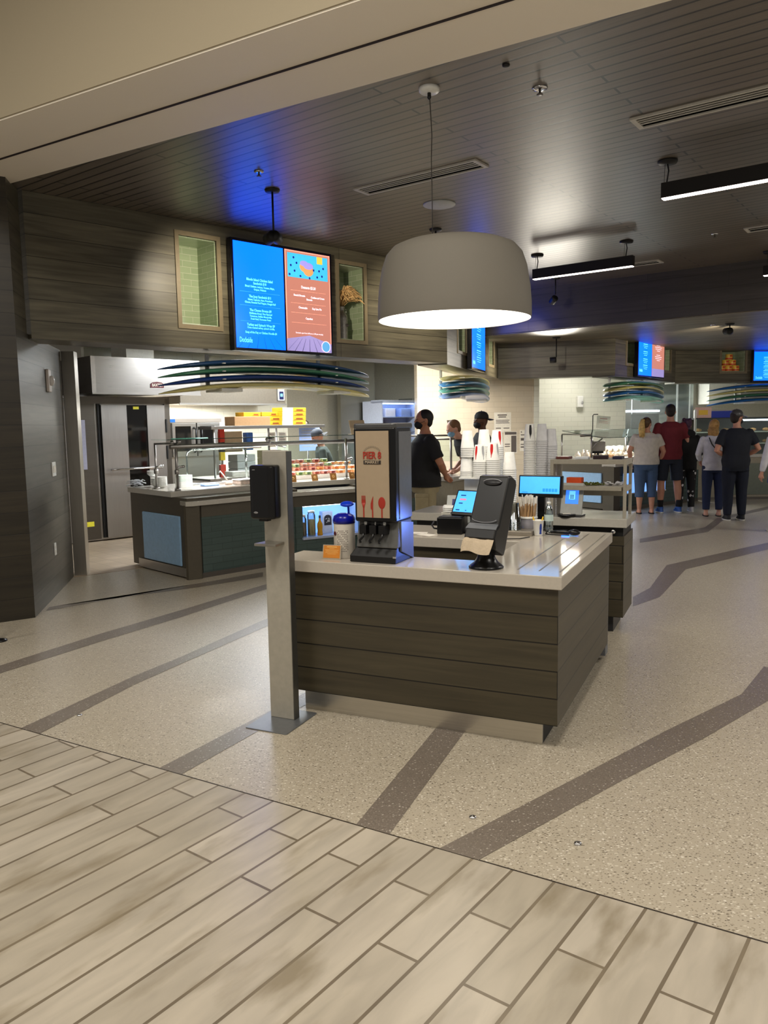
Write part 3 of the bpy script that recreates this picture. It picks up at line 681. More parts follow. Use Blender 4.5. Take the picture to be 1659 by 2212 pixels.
cup_stack(-.6, 2.46, .885, 41, .0135, BIG, 'cup_grey_paper', ('greyish paper cup nested in the rightmost tall stack', 'topmost greyish cup of the rightmost tall stack'), 'cups in the rightmost tall stack')
cup_stack(-1.02, 1.33, .885, 3, .012, (.05, .046, .02), 'white_cup_paper', ('white plastic lid in the low pile left of the touch screen', 'top white lid of the low pile left of the touch screen'), 'lids left of the touch screen', wpos=isl(-1.1, 1.5, 1.0))
t = local('cup_box', 'small clear tub under the white lids left of the touch screen', 'tub', -1.1, 1.5)
obj('tub', MB().box(-.05, .05, -.05, .05, 0, .118), mat('tub_clear', (190, 188, 178), .25), t, bevel=.004)

# ---- wrapped straws in a jar
t = local('straw_jar', 'clear jar standing on the steel tray, full of wrapped straws', 'jar', -.532, 1.47, .892)
obj('jar', MB().lathe([(.055, 0), (.062, .005), (.064, .06), (.058, .075), (.06, .085)], 28), mat('jar_frost', (170, 168, 176), .15, trans=.35), t)
obj('rim', MB().lathe([(.058, .08), (.063, .083), (.063, .092), (.057, .095)], 28), WHITEP, t)
sm = MB().box(-.0045, .0045, -.002, .002, 0, .125).mesh('wrapped_straw'); clean(sm); sm.materials.append(KRAFT)
st = MB().box(-.005, .005, -.003, .003, .105, .155).mesh('wrapper_tip'); clean(st); st.materials.append(PAPER)
p0 = isl(-.532, 1.47, .9)
for k in range(34):
    a = k * 2.39996; r = .0085 * math.sqrt(k); x, y = p0[0] + r * math.cos(a), p0[1] + r * math.sin(a)
    o = bpy.data.objects.new('wrapped_straw', sm); put(o, None, (x, y, .905 + .06 + .012 * math.sin(k * 1.7)))
    o.rotation_euler = (R(-8 * math.sin(a) * r / .045), R(9 * math.cos(a) * r / .045 + 2 * math.sin(k)), R(k * 37 % 180))
    tag(o, 'paper-wrapped straw standing in the jar on the checkout', 'straw', 'wrapped straws in the jar')
    q = bpy.data.objects.new('wrapper_tip', st); put(q, o)
t = local('steel_tray', 'low steel tray under the straw jar and clear lids', 'tray', -.56, 1.4)
obj('tray', MB().box(-.1, .1, -.13, .13, 0, .03), mat('tray_grey', (150, 142, 128), .35, .5), t, bevel=.004)

# ---- cup with yellow pens
t = local('pen_cup', 'white paper cup with blue print holding yellow pens, right of the straws', 'cup', -.43, 1.33)
obj('cup', MB().lathe([(0, 0), (.026, 0), (.028, .004), (.0345, .098), (.037, .1), (.0345, .102), (.033, .098), (.026, .01), (0, .01)], 26), WHITEC, t)
obj('cup_print', band_mesh(.028, .0348, .1, 296, 326, [(.012, 1), (.03, .8), (.05, 1), (.07, .8), (.08, .5)]), mat('print_blue', (30, 60, 150), .5), t, fix=False)
for k, (dx, dz, l2) in enumerate(((-.02, -14, 'yellow pen leaning left in the white cup'), (.016, 13, 'yellow pen leaning right in the white cup'))):
    p = isl(-.43 + dx, 1.33, .94); o = tag(obj('yellow_pen', MB().lathe([(0, 0), (.006, 0), (.0065, .045), (.004, .06), (.003, .066), (0, .066)], 12), mat('pen_yellow', (240, 190, 30), .4), None, p, rot=(0, R(dz), 0)), l2, 'pen')

# ---- water bottle
t = local('water_bottle', 'small clear plastic water bottle with a white cap on the checkout', 'bottle', -.405, 1.52)
obj('bottle', MB().lathe([(0, .003), (.026, 0), (.029, .008), (.03, .03), (.028, .036), (.03, .042), (.028, .05), (.03, .056), (.03, .12), (.027, .145), (.018, .17), (.012, .18), (.012, .19)], 24), glass('bottle_plastic', (228, 238, 242), .8, .05), t)
obj('cap', MB().lathe([(.0135, .186), (.0135, .203), (0, .204)], 16), WHITEP, t)
obj('label', MB().lathe([(.0305, .075), (.0305, .118)], 24, cap=False), mat('bottle_label', (196, 214, 210), .4), t)

# ---- scanner
t = local('barcode_scanner', 'black handheld barcode scanner lying on the white counter', 'scanner', -.275, 1.38, rz=-8)
obj('handle', MB().tube([(-.09, .01, .016), (-.04, .0, .02), (.02, 0, .022), (.06, 0, .02)], [.012, .016, .018, .012], 12, flat=.8), BLACKP, t)
obj('head', MB().ball((.07, 0, .024), (.04, .032, .02), 18, 10), BLACKP, t)
obj('frame', MB().tube([(-.11, -.035, .008), (-.02, -.045, .008), (.05, -.04, .01)], .004, 8).tube([(-.11, -.035, .008), (-.105, .0, .03)], .004, 8), BLACKM, t)
obj('status_light', MB().box(.0, .05, -.047, -.04, .001, .006), mat('led_blue', (40, 90, 255), .4, emit=6., ecol=(40, 90, 255)), t)
cable = tag(obj('scanner_cable', MB().tube([isl(-.37, 1.4, .89), isl(-.42, 1.44, .905), isl(-.46, 1.5, .93), isl(-.5, 1.56, .9), isl(-.58, 1.59, .886)], .0028, 8), BLACKM), 'thin black cable running from the scanner past the pen cup', 'cable')
tag(obj('cable', MB().tube([isl(-.84, 1.1, .884), isl(-.74, 1.06, .884), isl(-.62, 1.08, .884), isl(-.5, 1.13, .884), isl(-.46, 1.22, .884)], .003, 8), BLACKM), 'thin black cable along the inner edge of the rear counter', 'cable')

# ---- screens
SCR = mat('pos_blue', (70, 165, 255), .3, emit=1.05, ecol=(70, 165, 255)); SCR2 = mat('pos_blue_deep', (50, 120, 235), .3, emit=1.0, ecol=(60, 130, 245))
SDK = mat('pos_ink', (20, 70, 140), .3, emit=.25, ecol=(20, 80, 160)); SCY = mat('pos_cyan', (110, 205, 255), .3, emit=1.0, ecol=(110, 205, 255)); SPK = mat('pos_pink', (220, 120, 150), .3, emit=.7, ecol=(200, 110, 150))
t = local('touch_screen', 'black touch screen left of the napkin dispenser, showing a blue page with a red button', 'screen', -.90, 1.3, rz=-14)
obj('stand', MB().box(-.07, .07, -.04, .1, 0, .012).tube([(0, .05, .01), (0, .05, .14)], .014, 10), BLACKP, t)
h = obj('housing', MB().box(-.115, .115, -.009, .009, 0, .185), BLACKP, t, loc=(0, -.03, .12), rot=(R(-30), 0, 0), bevel=.003)
obj('display', MB().box(-.104, .104, -.0105, -.0092, .022, .176), SCR, h)
q = MB().box(-.075, -.035, -.0114, -.0106, .14, .148).box(-.075, -.045, -.0114, -.0106, .082, .09).box(-.085, -.055, -.0114, -.0106, .032, .04).box(-.01, .0, -.0114, -.0106, .032, .038)
obj('page_lines', q, SDK, h); obj('page_button', MB().box(-.075, -.025, -.0114, -.0106, .108, .12), SPK, h)
obj('chin', MB().box(-.115, .115, -.013, -.009, 0, .018), DGREY, h)
t = local('card_reader', 'grey card terminal turned away behind the left touch screen', 'card terminal', -1.03, 1.5, rz=8)
obj('housing', MB().box(-.1, .09, -.012, .012, 0, .2), mat('terminal_grey', (168, 170, 166), .4), t, loc=(0, 0, .04), rot=(R(-22), 0, 0), bevel=.004)
obj('display', MB().box(-.06, .05, -.014, -.0125, .06, .17), mat('pos_navy', (10, 20, 80), .2, emit=.35, ecol=(10, 20, 90)), t, loc=(0, 0, .04), rot=(R(-22), 0, 0))
obj('foot', MB().box(-.07, .07, -.05, .06, 0, .05), mat('terminal_grey', (168, 170, 166), .4), t, bevel=.004)
t = local('till_monitor', 'wide black till monitor with a plain blue page and a row of keys', 'monitor', -.482, 1.6, .88, rz=-4)
obj('stand', MB().box(-.06, .06, -.04, .06, 0, .01).box(-.02, .03, .0, .03, .01, .28), BLACKP, t, bevel=.002)
h = obj('housing', MB().box(-.152, .152, -.008, .03, 0, .150), BLACKP, t, loc=(0, -.01, .225), rot=(R(-8), 0, 0), bevel=.005)
obj('display', MB().box(-.142, .136, -.0095, -.0082, .025, .14), SCR, h)
q = MB()
for i in range(5): q.box(.02 + i * .021, .037 + i * .021, -.0104, -.0096, .038, .06)
q.box(-.125, -.085, -.0104, -.0096, .03, .035)
obj('page_keys', q, mat('pos_key', (40, 140, 215), .3, emit=.8, ecol=(40, 135, 205)), h)
t = local('card_terminal', 'grey customer terminal with a small deep blue display showing a keypad', 'card terminal', -.425, 2.4, .885, rz=-6)
h = obj('housing', MB().box(-.085, .085, -.008, .008, 0, .25), mat('terminal_grey', (168, 170, 166), .4), t, loc=(0, -.02, .012), rot=(R(-14), 0, 0), bevel=.004)
obj('display', MB().box(-.05, .052, -.0094, -.0082, .085, .225), SCR2, h)
obj('keypad_window', MB().box(-.022, .025, -.0104, -.0096, .12, .185), SCY, h)
q = MB()
for i in range(3):
    for j in range(3): q.box(-.014 + i * .0105, -.006 + i * .0105, -.0112, -.0105, .125 + j * .011, .133 + j * .011)
obj('keypad', q, SDK, h)
obj('foot', MB().box(-.085, .085, -.05, .08, 0, .012), DGREY, t, bevel=.003)
t = local('coin_dish', 'round black dish in front of the grey customer terminal', 'dish', -.455, 2.35, .885)
obj('dish', MB().lathe([(0, 0), (.065, 0), (.07, .02), (.06, .022), (0, .015)], 28), BLACKP, t)
obj('receipt', MB().box(-.03, .03, -.02, .03, .021, .026), PAPER, t, rot=(0, 0, R(20)))
t = local('receipt_printer', 'boxy black receipt printer on the rear counter of the checkout', 'printer', -1.0, 1.2, .88, rz=4)
obj('housing', MB().box(-.085, .088, 0, .16, 0, .112), BLACKP, t, bevel=.005)
obj('lid', MB().box(-.075, .078, .01, .12, .112, .118), DGREY, t, bevel=.003)
obj('side_reel', MB().tube([(-.09, .04, .03), (-.115, .03, .035), (-.12, .0, .06), (-.11, .02, .08)], .006, 8), DGREY, t)
for k, (x, y, a, lb2) in enumerate(((-1.22, 1.2, 12, 'white paper slip lying on the rear counter left of the printer'), (-1.13, 1.13, -25, 'second white paper slip, nearer the receipt printer'))):
    tag(obj('paper_slip', MB().box(-.06, .06, -.04, .04, 0, .0012), PAPER, None, isl(x, y, .8805), IRZ + R(a)), lb2, 'paper')

# ---- rack on the second counter
t = local('counter_rack', 'grey open two-shelf rack standing on the second checkout counter', 'rack', -.3, 2.36, .885)
rk = mat('rack_grey', (158, 152, 138), .5)
obj('top', MB().box(-.26, .262, 0, .33, .405, .44), rk, t, bevel=.002)
obj('top_lip', MB().box(-.26, .262, -.004, 0, .36, .44), rk, t) if False else None
obj('shelf', MB().box(-.255, .25, .0, .3, .205, .235), rk, t, bevel=.002)
obj('shelf_back', MB().box(-.255, .25, .3, .315, .14, .235), rk, t)
obj('side_panel', MB().box(.262, .285, 0, .02, 0, .44).box(.262, .285, .31, .33, 0, .44).box(.262, .285, .02, .31, .2, .235).box(.262, .285, .02, .31, .40, .44), rk, t, bevel=.001)
obj('side_panel', MB().box(-.285, -.26, 0, .33, 0, .44), rk, t, bevel=.001)
tag(obj('orange_box', MB().box(-.06, .06, -.03, .03, 0, .06), mat('box_orange', (214, 78, 28), .6), None, isl(-.42, 2.5, 1.12), IRZ + R(-10), bevel=.003), 'small orange box on the middle shelf of the grey rack', 'box')
hb = MB()
for k in range(40):
    x = random.uniform(-.07, .07); y = random.uniform(-.04, .04); a = random.uniform(0, 6.28)
    hb.tube([(x, y, 0.004), (x + .03 * math.cos(a), y + .03 * math.sin(a), .008 + .02 * random.random())], .004, 5)
tag(obj('herb_bunch', hb, mat('herb_green', (86, 92, 34), .7), None, isl(-.27, 2.5, 1.12), IRZ), 'bunch of green herbs lying on the middle shelf of the rack', 'herbs')
pk = MB()
for k in range(9): pk.cbox((random.uniform(-.05, .05), random.uniform(-.03, .03), .008 + .002 * k), (.05, .03, .006), Euler((random.uniform(-.3, .3), random.uniform(-.3, .3), k)).to_matrix())
tag(obj('plastic_packets', pk, mat('packet_grey', (196, 196, 200), .25), None, isl(-.13, 2.5, 1.121), IRZ, fix=False), 'heap of shiny clear packets on the middle shelf of the rack', 'packets', kind='stuff')
for k, (x, w, h_, c_, lb2) in enumerate(((-.50, .1, .02, (96, 50, 44), 'dark red flat tray at the left of the rack top'), (-.36, .1, .018, (210, 214, 220), 'white striped tray on the rack top'), (-.22, .11, .028, (40, 22, 30), 'dark brown folder on the middle of the rack top'), (-.09, .07, .022, (34, 32, 60), 'small navy box at the right of the rack top'))):
    o = tag(obj('flat_tray' if k < 2 else 'folder', MB().box(-w / 2, w / 2, -.05, .05, 0, h_), mat('tray_c%d' % k, c_, .4), None, isl(x, 2.47, 1.325), IRZ + R((-6, 3, 5, -4)[k]), bevel=.003), lb2, 'tray' if k < 2 else 'folder')

# ================================================================ THINGS ON THE CEILING
FRAMEW = mat('vent_white', (186, 182, 172), .5)
def vent(x, y, rz, l, w, n, label):
    t = thing('ceiling_vent', label, 'vent', (x, y, ZC), rz, 'linear vents in the boarded ceiling')
    f = MB(); e = .022
    f.box(0, l, 0, e, -.014, 0).box(0, l, -w, -w + e, -.014, 0).box(0, e * 1.6, -w + e, -e * 0, -.014, 0).box(l - e * 1.6, l, -w + e, 0, -.014, 0)
    obj('frame', f, FRAMEW, t)
    obj('backing', MB().box(e, l - e, -w + e, 0, -.004, -.001), VOID, t)
    for k in range(n):
        y0 = -w + e + (w - 2 * e) * (k + 1) / (n + 1)
        obj('slat', MB().box(e, l - e, y0 - .0055, y0 + .0055, -.012, -.006), FRAMEW, t)
vrz = math.atan2(-.732, .998)
def voff(x, y): return (x, y)
vent(-.087 - .02, 7.374, vrz, 1.24, .20, 3, 'white linear vent crossed by the pendant cord')
vent(1.87, 5.865, vrz, 1.24, .20, 3, 'large white linear vent at the upper right of the ceiling')
vent(4.14, 9.085, vrz, 1.24, .20, 1, 'white linear vent near the right edge of the picture, far down the ceiling')
vent(2.77, 11.43, vrz, 1.24, .20, 1, 'white linear vent just behind the short light bar')
tag(obj('ceiling_speaker', MB().lathe([(0, -.012), (.15, -.012), (.155, -.008), (.155, 0)], 40, (.58, 7.762, ZC)), mat('speaker_white', (176, 178, 176), .6)), 'round white flush speaker in the boarded ceiling behind the pendant cord', 'ceiling speaker')
for x, y, s, lb in ((1.025, 5.178, 1.1, 'chrome sprinkler head right of the pendant canopy'), (-.979, 6.699, .9, 'small sprinkler head above the big menu screens'), (3.81, 9.17, .9, 'tiny sprinkler head far down the ceiling at right'), (.761, 4.849, .5, 'tiny dark ceiling sensor near the beam')):
    t = thing('sprinkler', lb, 'sprinkler', (x, y, ZC))
    obj('escutcheon', MB().lathe([(.045 * s, 0), (.042 * s, -.008), (.02 * s, -.012), (0, -.012)], 24), CHROME if s > .6 else BLACKM, t)
    if s > .6: obj('deflector', MB().lathe([(.008, -.01), (.008, -.035), (.02, -.037), (.02, -.041), (0, -.041)], 16), DARKST, t)

# big pendant
t = thing('pendant_lamp', 'huge grey drum pendant lamp with glowing white underside over the checkout', 'lamp', (.47, 5.1, 2.27))
obj('lamp_shade', MB().lathe([(.484, 0), (.487, .02), (.486, .1), (.478, .2), (.458, .32), (.43, .40), (.39, .445), (.33, .47), (.2, .485), (0, .49)], 72, cap=False), mat('shade_grey', (120, 115, 105), .75, var=.02, scale=200), t)
obj('inner_shade', MB().lathe([(.482, .001), (.482, .03), (.47, .03)], 72, cap=False), WHITEP, t)
obj('diffuser', MB().lathe([(0, .012), (.481, .012), (.481, .016), (0, .016)], 72), mat('diffuser_glow', (255, 250, 240), .6, emit=PEND, ecol=(255, 244, 226)), t)
obj('cord', MB().tube([(-.142, .05, 1.42), (-.135, .05, 1.3), (-.128, .05, 1.15), (-.133, .05, 1.0), (-.13, .05, .8), (-.13, .05, .478)], .0032, 8), mat('cord_grey', (70, 66, 62), .6), t)
obj('canopy', MB().lathe([(0, 1.40), (.055, 1.402), (.064, 1.41), (.066, 1.43)], 36, (-.142, .05, 0)), WHITEP, t)
obj('cord_grip', MB().lathe([(.004, 1.36), (.012, 1.37), (.012, 1.40)], 14, (-.142, .05, 0)), BLACKP, t)

BARG = mat('bar_glow', (255, 240, 240), .5, emit=BARE, ecol=(255, 236, 226))
def bar(x0, y0, x1, y1, label, can):
    rz = math.atan2(y1 - y0, x1 - x0); l = math.hypot(x1 - x0, y1 - y0)
    t = thing('light_bar', label, 'linear lamp', (x0, y0, 3.4), rz, 'black linear lamps under the boarded ceiling')
    obj('housing', MB().box(0, l, -.04, .04, .006, .125), mat('bar_black', (24, 20, 18), .45), t, bevel=.003)
    obj('diffuser', MB().box(.006, l - .006, -.034, .034, 0, .006), BARG, t)
    for c in can:
        x = c * l
        obj('canopy', MB().lathe([(0, .272), (.07, .276), (.078, .29), (.078, .3)], 28, (x, 0, 0)), BLACKM, t)
        obj('cable', MB().tube([(x, 0, .275), (x + .01, 0, .22), (x - .005, 0, .12)], .006, 8).tube([(x - .02, 0, .28), (x - .025, 0, .12)], .0018, 6), BLACKM, t)
bar(2.317, 6.635, 3.337, 5.878, 'nearest black light bar, cut off by the right edge', (.03, .96))
bar(1.944, 10.169, 2.966, 9.403, 'short black light bar right of the big pendant', (.04, .93))
bar(4.87, 10.2, 5.89, 9.44, 'farthest black light bar, only its end showing at the right edge', (.05, .95))

def fixture(x, y, zt, zh, label, heads, grp='black ceiling spotlights'):
    t = thing('spotlight', label, 'spotlight', (x, y, 0), 0, grp)
    obj('canopy', MB().lathe([(0, zt - .022), (.06, zt - .02), (.068, zt - .006), (.068, zt)], 26), BLACKM, t)
    obj('stem', MB().tube([(0, 0, zt - .02), (0, 0, zh + .04)], .009, 10), BLACKM, t)
    for k, (tx, ty, tz) in enumerate(heads):
        d = Vector((tx - x, ty - y, tz - zh)).normalized(); q = d.to_track_quat('-Z', 'Y').to_matrix()
        h = obj('spot_head', MB().lathe([(0, .05), (.045, .045), (.05, .03), (.05, -.06), (.044, -.06), (.044, -.04), (0, -.04)], 24, tuple(d * .045 + Vector((0, 0, zh))), q), BLACKM, t)
        obj('lamp_face', MB().lathe([(0, -.0405), (.042, -.0405), (.042, -.044), (0, -.044)], 20, tuple(d * .045 + Vector((0, 0, zh))), q), mat('lamp_face', (220, 220, 225), .4, emit=.8, ecol=(200, 215, 255)), h)
        spot('spot', tuple(Vector((x, y, zh)) + d * .12), (tx, ty, tz), SPOTW, (1, .88, .68), 66, 1., .04)
def fw_pt(P_, rz, x, y=0): return (P_[0] + x * math.cos(rz) - y * math.sin(rz), P_[1] + x * math.sin(rz) + y * math.cos(rz))
a = fw_pt(P[0], RZ1, 1.72); b = fw_pt(P[0], RZ1, 3.75)
fixture(-.941, 7.212, ZC, 3.31, 'black twin-head spotlight hanging just above the big menu screens', [(a[0], a[1], 3.0), (b[0], b[1], 3.05)])
a = fw_pt(P[0], RZ1, 4.6); b = fw_pt(P[1], RZ2, .9)
fixture(.61, 8.73, ZC, 3.31, 'black spotlight on a stem half hidden behind the big pendant', [(a[0], a[1], 3.0), (b[0], b[1], 3.0)])
b = fw_pt(P[1], RZ2, 3.2)
fixture(2.565, 11.737, ZC, 3.42, 'small black spotlight in front of the blue-tinted bulkhead', [(2.1, 12.9, 2.6)])
fixture(2.985, 13.553, 3.035, 2.66, 'black box spotlight under the boarded bulkhead, left one', [(b[0], b[1], 2.6)])
a = fw_pt(P[4], RZ5, 1.4); b = fw_pt(P[3], RZ4, 1.0)
fixture(5.26, 12.02, 3.035, 2.93, 'black spotlight before the niche with the stacked cans', [(a[0], a[1], 2.6), (b[0], b[1], 2.9)])
tag(obj('sprinkler', MB().lathe([(0, -.02), (.03, -.02), (.04, 0)], 16, (5.037, 12.1, 3.035)), CHROME), 'pair-like chrome sprinkler under the far boarded bulkhead', 'sprinkler')

# ================================================================ MENU SCREENS
EB = 1.0
BEZ = mat('bezel_black', (8, 8, 20), .2)
TXTW = mat('menu_white', (210, 245, 255), .4, emit=1.0, ecol=(205, 240, 255)); TXTC = mat('menu_cyan', (120, 240, 255), .4, emit=1.0, ecol=(110, 235, 250)); TXTP = mat('menu_pinkwhite', (255, 225, 235), .4, emit=1.0, ecol=(255, 220, 235))
LINE = mat('menu_line', (255, 170, 150), .4, emit=.8, ecol=(235, 150, 125)); DECK = mat('menu_deck', (165, 150, 205), .4, emit=.75, ecol=(160, 150, 215)); DLN = mat('menu_deck_gap', (70, 60, 110), .4, emit=.35, ecol=(70, 60, 120))
MBLUE = mat('menu_photo_blue', (60, 180, 230), .4, emit=.95, ecol=(60, 175, 230)); MUFF = mat('menu_cake', (225, 150, 90), .4, emit=.85, ecol=(220, 150, 95)); ICING = mat('menu_icing', (150, 140, 225), .4, emit=.9, ecol=(150, 140, 225)); BERRY = mat('menu_berry', (20, 40, 150), .4, emit=.5, ecol=(20, 40, 150)); YEL = mat('menu_yellow', (240, 190, 70), .4, emit=.9, ecol=(240, 190, 70))
BLUES = screenmat('menu_blue_screen', (0, 76, 250), (0, 72, 222), 0, 1.1, SCRE)
BROWNS = screenmat('menu_brown_screen', (205, 130, 108), (190, 122, 106), 0, 1.1, 1.25)
def menu(name, label, P_, rz, x0, x1, z0, z1, split=.5, detail=2, swap=False, order='bo'):
    w = x1 - x0; h = z1 - z0; px, py = fw_pt(P_, rz, x0, -.10)
    t = thing('menu_screen', label, 'menu screen', (px, py, z0), rz, 'hanging menu screens')
    obj('bezel', MB().box(0, w, .0, .07, 0, h), BEZ, t, bevel=.004)
    obj('wall_bracket', MB().box(w * .3, w * .7, .07, .098, h * .3, h * .7), BLACKM, t)
    e = .03; g = .022
    segs = [(e, w * split - g / 2), (w * split + g / 2, w - e)] if split < 1 else [(e, w - e)]
    for k, (a, b) in enumerate(segs):
        blue = order[k] == 'b'; sw = b - a
        s = obj('display', MB().box(0, sw, -.003, 0, 0, h - 2 * e), BLUES if blue else BROWNS, t, loc=(a, -.0005, e)); H = h - 2 * e; c = sw / 2; y = -.0045
        if detail == 0: continue
        if blue:
            L1 = [('Rhode Island Chicken Salad', .037, .655), ('Sandwich $10', .037, .622), ('The Joey Sandwich $11', .037, .495), ('The Cheese Breeze $9', .037, .365), ('Turkey and Spinach Wrap $9', .037, .225), ('Soup of the Day or Chicken Noodle $4', .031, .152)]
            L2 = [('Diced Chicken, Lettuce, Tomato, Mayo,', .59), ('Grapes, Walnuts', .563), ('Salami, Capicola, Ham, Provolone', .465), ('Cheese, Roasted Red Pepper, Hoagie Roll', .438), ('Muffuletta Bread, Vine Ripened', .335), ('Tomatoes, Buffalo Mozzarella,', .308), ('Fresh Basil, Parmesan Pesto', .281), ('Oven roasted turkey, spinach tortilla,', .197)]
            if detail == 2:
                merge_text([(a_, b_, (c, y, H * c_), dict(sx=.82, bold=.0009)) for a_, b_, c_ in L1], TXTC, s, 'menu_lettering')
                merge_text([(a_, .0285, (c, y, H * c_), dict(sx=.82, bold=.0006)) for a_, c_ in L2], TXTC, s, 'menu_lettering')
                merge_text([('Dockside', .078, (.12, y, H * .075), dict(sx=.55, bold=.001))], TXTC, s, 'menu_logo')
                ln = MB()
                for z in (.535, .405, .255): ln.box(.06, sw - .06, -.0042, -.0036, H * z, H * z + .003)
                obj('menu_rules', ln, mat('menu_blue_rule', (60, 170, 255), .4, emit=.9, ecol=(60, 170, 255)), s)
                ray = MB()
                for k2 in range(6):
                    xb = .02 + k2 * (sw - .04) / 5; xt = c + (xb - c) * .55
                    ray.add([(xb - .003, -.0038, .0), (xb + .003, -.0038, .0), (xt + .001, -.0038, H * .115), (xt - .001, -.0038, H * .115)], [(0, 1, 2, 3)])
                obj('menu_deck_lines', ray, mat('menu_deep_blue', (0, 80, 190), .4, emit=.8, ecol=(0, 85, 195)), s)
            else:
                q = MB()
                for z in (.62, .5, .38, .26, .16):
                    for j in range(3): ww = sw * (.32, .42, .3)[j] * (.8 if j else 1); q.box(c - ww / 2, c + ww / 2, -.0045, -.0036, H * z - j * .032, H * z - j * .032 + (.014 if j == 0 else .009))
                obj('menu_lettering', q, TXTC, s)
                merge_text([('Dockside', .075, (.12, y, H * .075), dict(sx=.55, bold=.001))], TXTC, s, 'menu_logo')
                if detail == 3:
                    obj('menu_picture', MB().box(0, sw, -.0042, -.0034, H * .78, H), mat('menu_navy', (20, 40, 140), .4, emit=.9, ecol=(25, 50, 150)), s)
                    obj('menu_picture_plate', MB().ball((sw * .75, -.0045, H * .87), (.12, .002, .09), 20, 8), mat('menu_plate', (190, 220, 235), .4, emit=.9, ecol=(185, 215, 235)), s)
                    obj('menu_picture_fruit', MB().ball((sw * .3, -.0045, H * .93), (.05, .002, .035), 12, 6).ball((sw * .42, -.0045, H * .9), (.04, .002, .03), 12, 6), mat('menu_fruit', (225, 50, 90), .4, emit=.9, ecol=(225, 50, 95)), s)
        else:
            if detail >= 2 and not swap:
                obj('menu_border', MB().box(0, .012, -.0036, -.003, 0, H).box(sw - .012, sw, -.0036, -.003, 0, H).box(0, sw, -.0036, -.003, H - .012, H), mat('menu_coral', (255, 160, 140), .4, emit=1., ecol=(255, 155, 135)), s)
                obj('menu_photo', MB().box(.035, sw - .035, -.0042, -.0034, H * .735, H - .03), MBLUE, s)
                obj('menu_photo_cup', MB().box(c + .13, c + .21, -.0048, -.0042, H * .90, H - .03), YEL, s)
                for q_, (mx, mz, r_) in enumerate(((c - .055, H * .865, .062), (c + .005, H * .84, .075))):
                    obj('cake_picture', MB().ball((mx, -.0046, mz - r_ * .25), (r_, .0012, r_ * .9), 20, 8), MUFF, s)
                    obj('icing_picture', MB().ball((mx, -.0056, mz + r_ * .35), (r_ * .95, .001, r_ * .5), 18, 8), ICING, s)
                bb = MB()
                for bx, bz in ((.06, .76), (.08, .85), (.13, .80), (.16, .88), (.21, .755), (.40, .83), (.45, .765), (.48, .83), (.52, .78), (.54, .86), (.34, .745), (.12, .93)):
                    bb.ball((bx, -.005, H * bz), (.013, .001, .013), 10, 6)
                obj('berry_picture', bb, BERRY, s)
                merge_text([('Desserts $3.50', .042, (c, y, H * .645), dict(sx=.8, bold=.001)), ("Reese's Brownie", .03, (c - .13, y, H * .56), dict(sx=.8, bold=.0008)), ('Cookies and Cream', .03, (c + .13, y, H * .553), dict(sx=.8, bold=.0008)), ('Brownie', .03, (c + .01, y, H * .527), dict(sx=.8, bold=.0008)), ('Cheesecake', .032, (c - .085, y, H * .44), dict(sx=.8, bold=.0008)), ('Key Lime Pie', .032, (c + .115, y, H * .44), dict(sx=.8, bold=.0008)), ('Cupcakes', .032, (c, y, H * .335), dict(sx=.8, bold=.0008)), ('Starbucks open from 6:00 am to 5:00 pm everyday', .024, (c, y, H * .185), dict(sx=.8))], TXTP, s, 'menu_lettering')
                ln = MB()
                for z in (.605, .48, .385, .285): ln.box(.07, sw - .07, -.0042, -.0036, H * z, H * z + .004)
                obj('menu_rules', ln, LINE, s)
                obj('menu_deck_picture', MB().add([(0, -.0038, 0), (sw, -.0038, 0), (sw, -.0038, H * .09), (c, -.0038, H * .165), (0, -.0038, H * .12)], [(0, 1, 2, 3, 4)]), DECK, s, fix=False)
                ray = MB()
                for k2 in range(7):
                    xb = -.0 + k2 * sw / 6; xt = c + (xb - c) * .5
                    ray.add([(max(0, xb - .004), -.0042, 0), (min(sw, xb + .004), -.0042, 0), (xt + .0015, -.0042, H * .13), (xt - .0015, -.0042, H * .13)], [(0, 1, 2, 3)])
                obj('menu_deck_gaps', ray, DLN, s, fix=False)
                obj('menu_badge', MB().ball((sw - .085, -.006, H * .06), (.062, .0015, .062), 24, 8), mat('menu_badge', (90, 160, 215), .4, emit=.9, ecol=(90, 165, 220)), s)
                obj('menu_badge_ring', MB().lathe([(.058, 0), (.066, 0), (.066, .002), (.058, .002), (.058, 0)], 28, (sw - .085, -.0062, H * .06), Matrix.Rotation(R(90), 3, 'X'), cap=False), TXTP, s)
            else:
                q = MB()
                for z in (.68, .52, .36):
                    for j in range(4): ww = sw * (.3, .55, .48, .25)[j]; q.box(c - ww / 2, c + ww / 2, -.0045, -.0036, H * z - j * .034, H * z - j * .034 + .011)
                obj('menu_lettering', q, TXTP, s)
                obj('menu_deck_picture', MB().box(0, sw, -.0042, -.0034, 0, H * .13), DECK, s)
    return t
menu('m1', 'pair of big menu screens, blue left and brown right, on the left fascia', P[0], RZ1, 2.035, 3.395, 2.425, 3.585)
menu('m2', 'narrow-looking bright blue menu screen on the fascia behind the pendant', P[1], RZ2, 1.12, 2.15, 2.42, 3.5, split=2, detail=1, order='b')
menu('m3', 'blue and brown menu screen pair above the white-shirted woman', P[3], RZ4, .86, 2.35, 2.41, 3.6, detail=1)
menu('m4', 'blue menu screen with a fruit picture at the right edge of the picture', P[4], RZ5, 1.71, 3.1, 2.37, 3.2, detail=3)

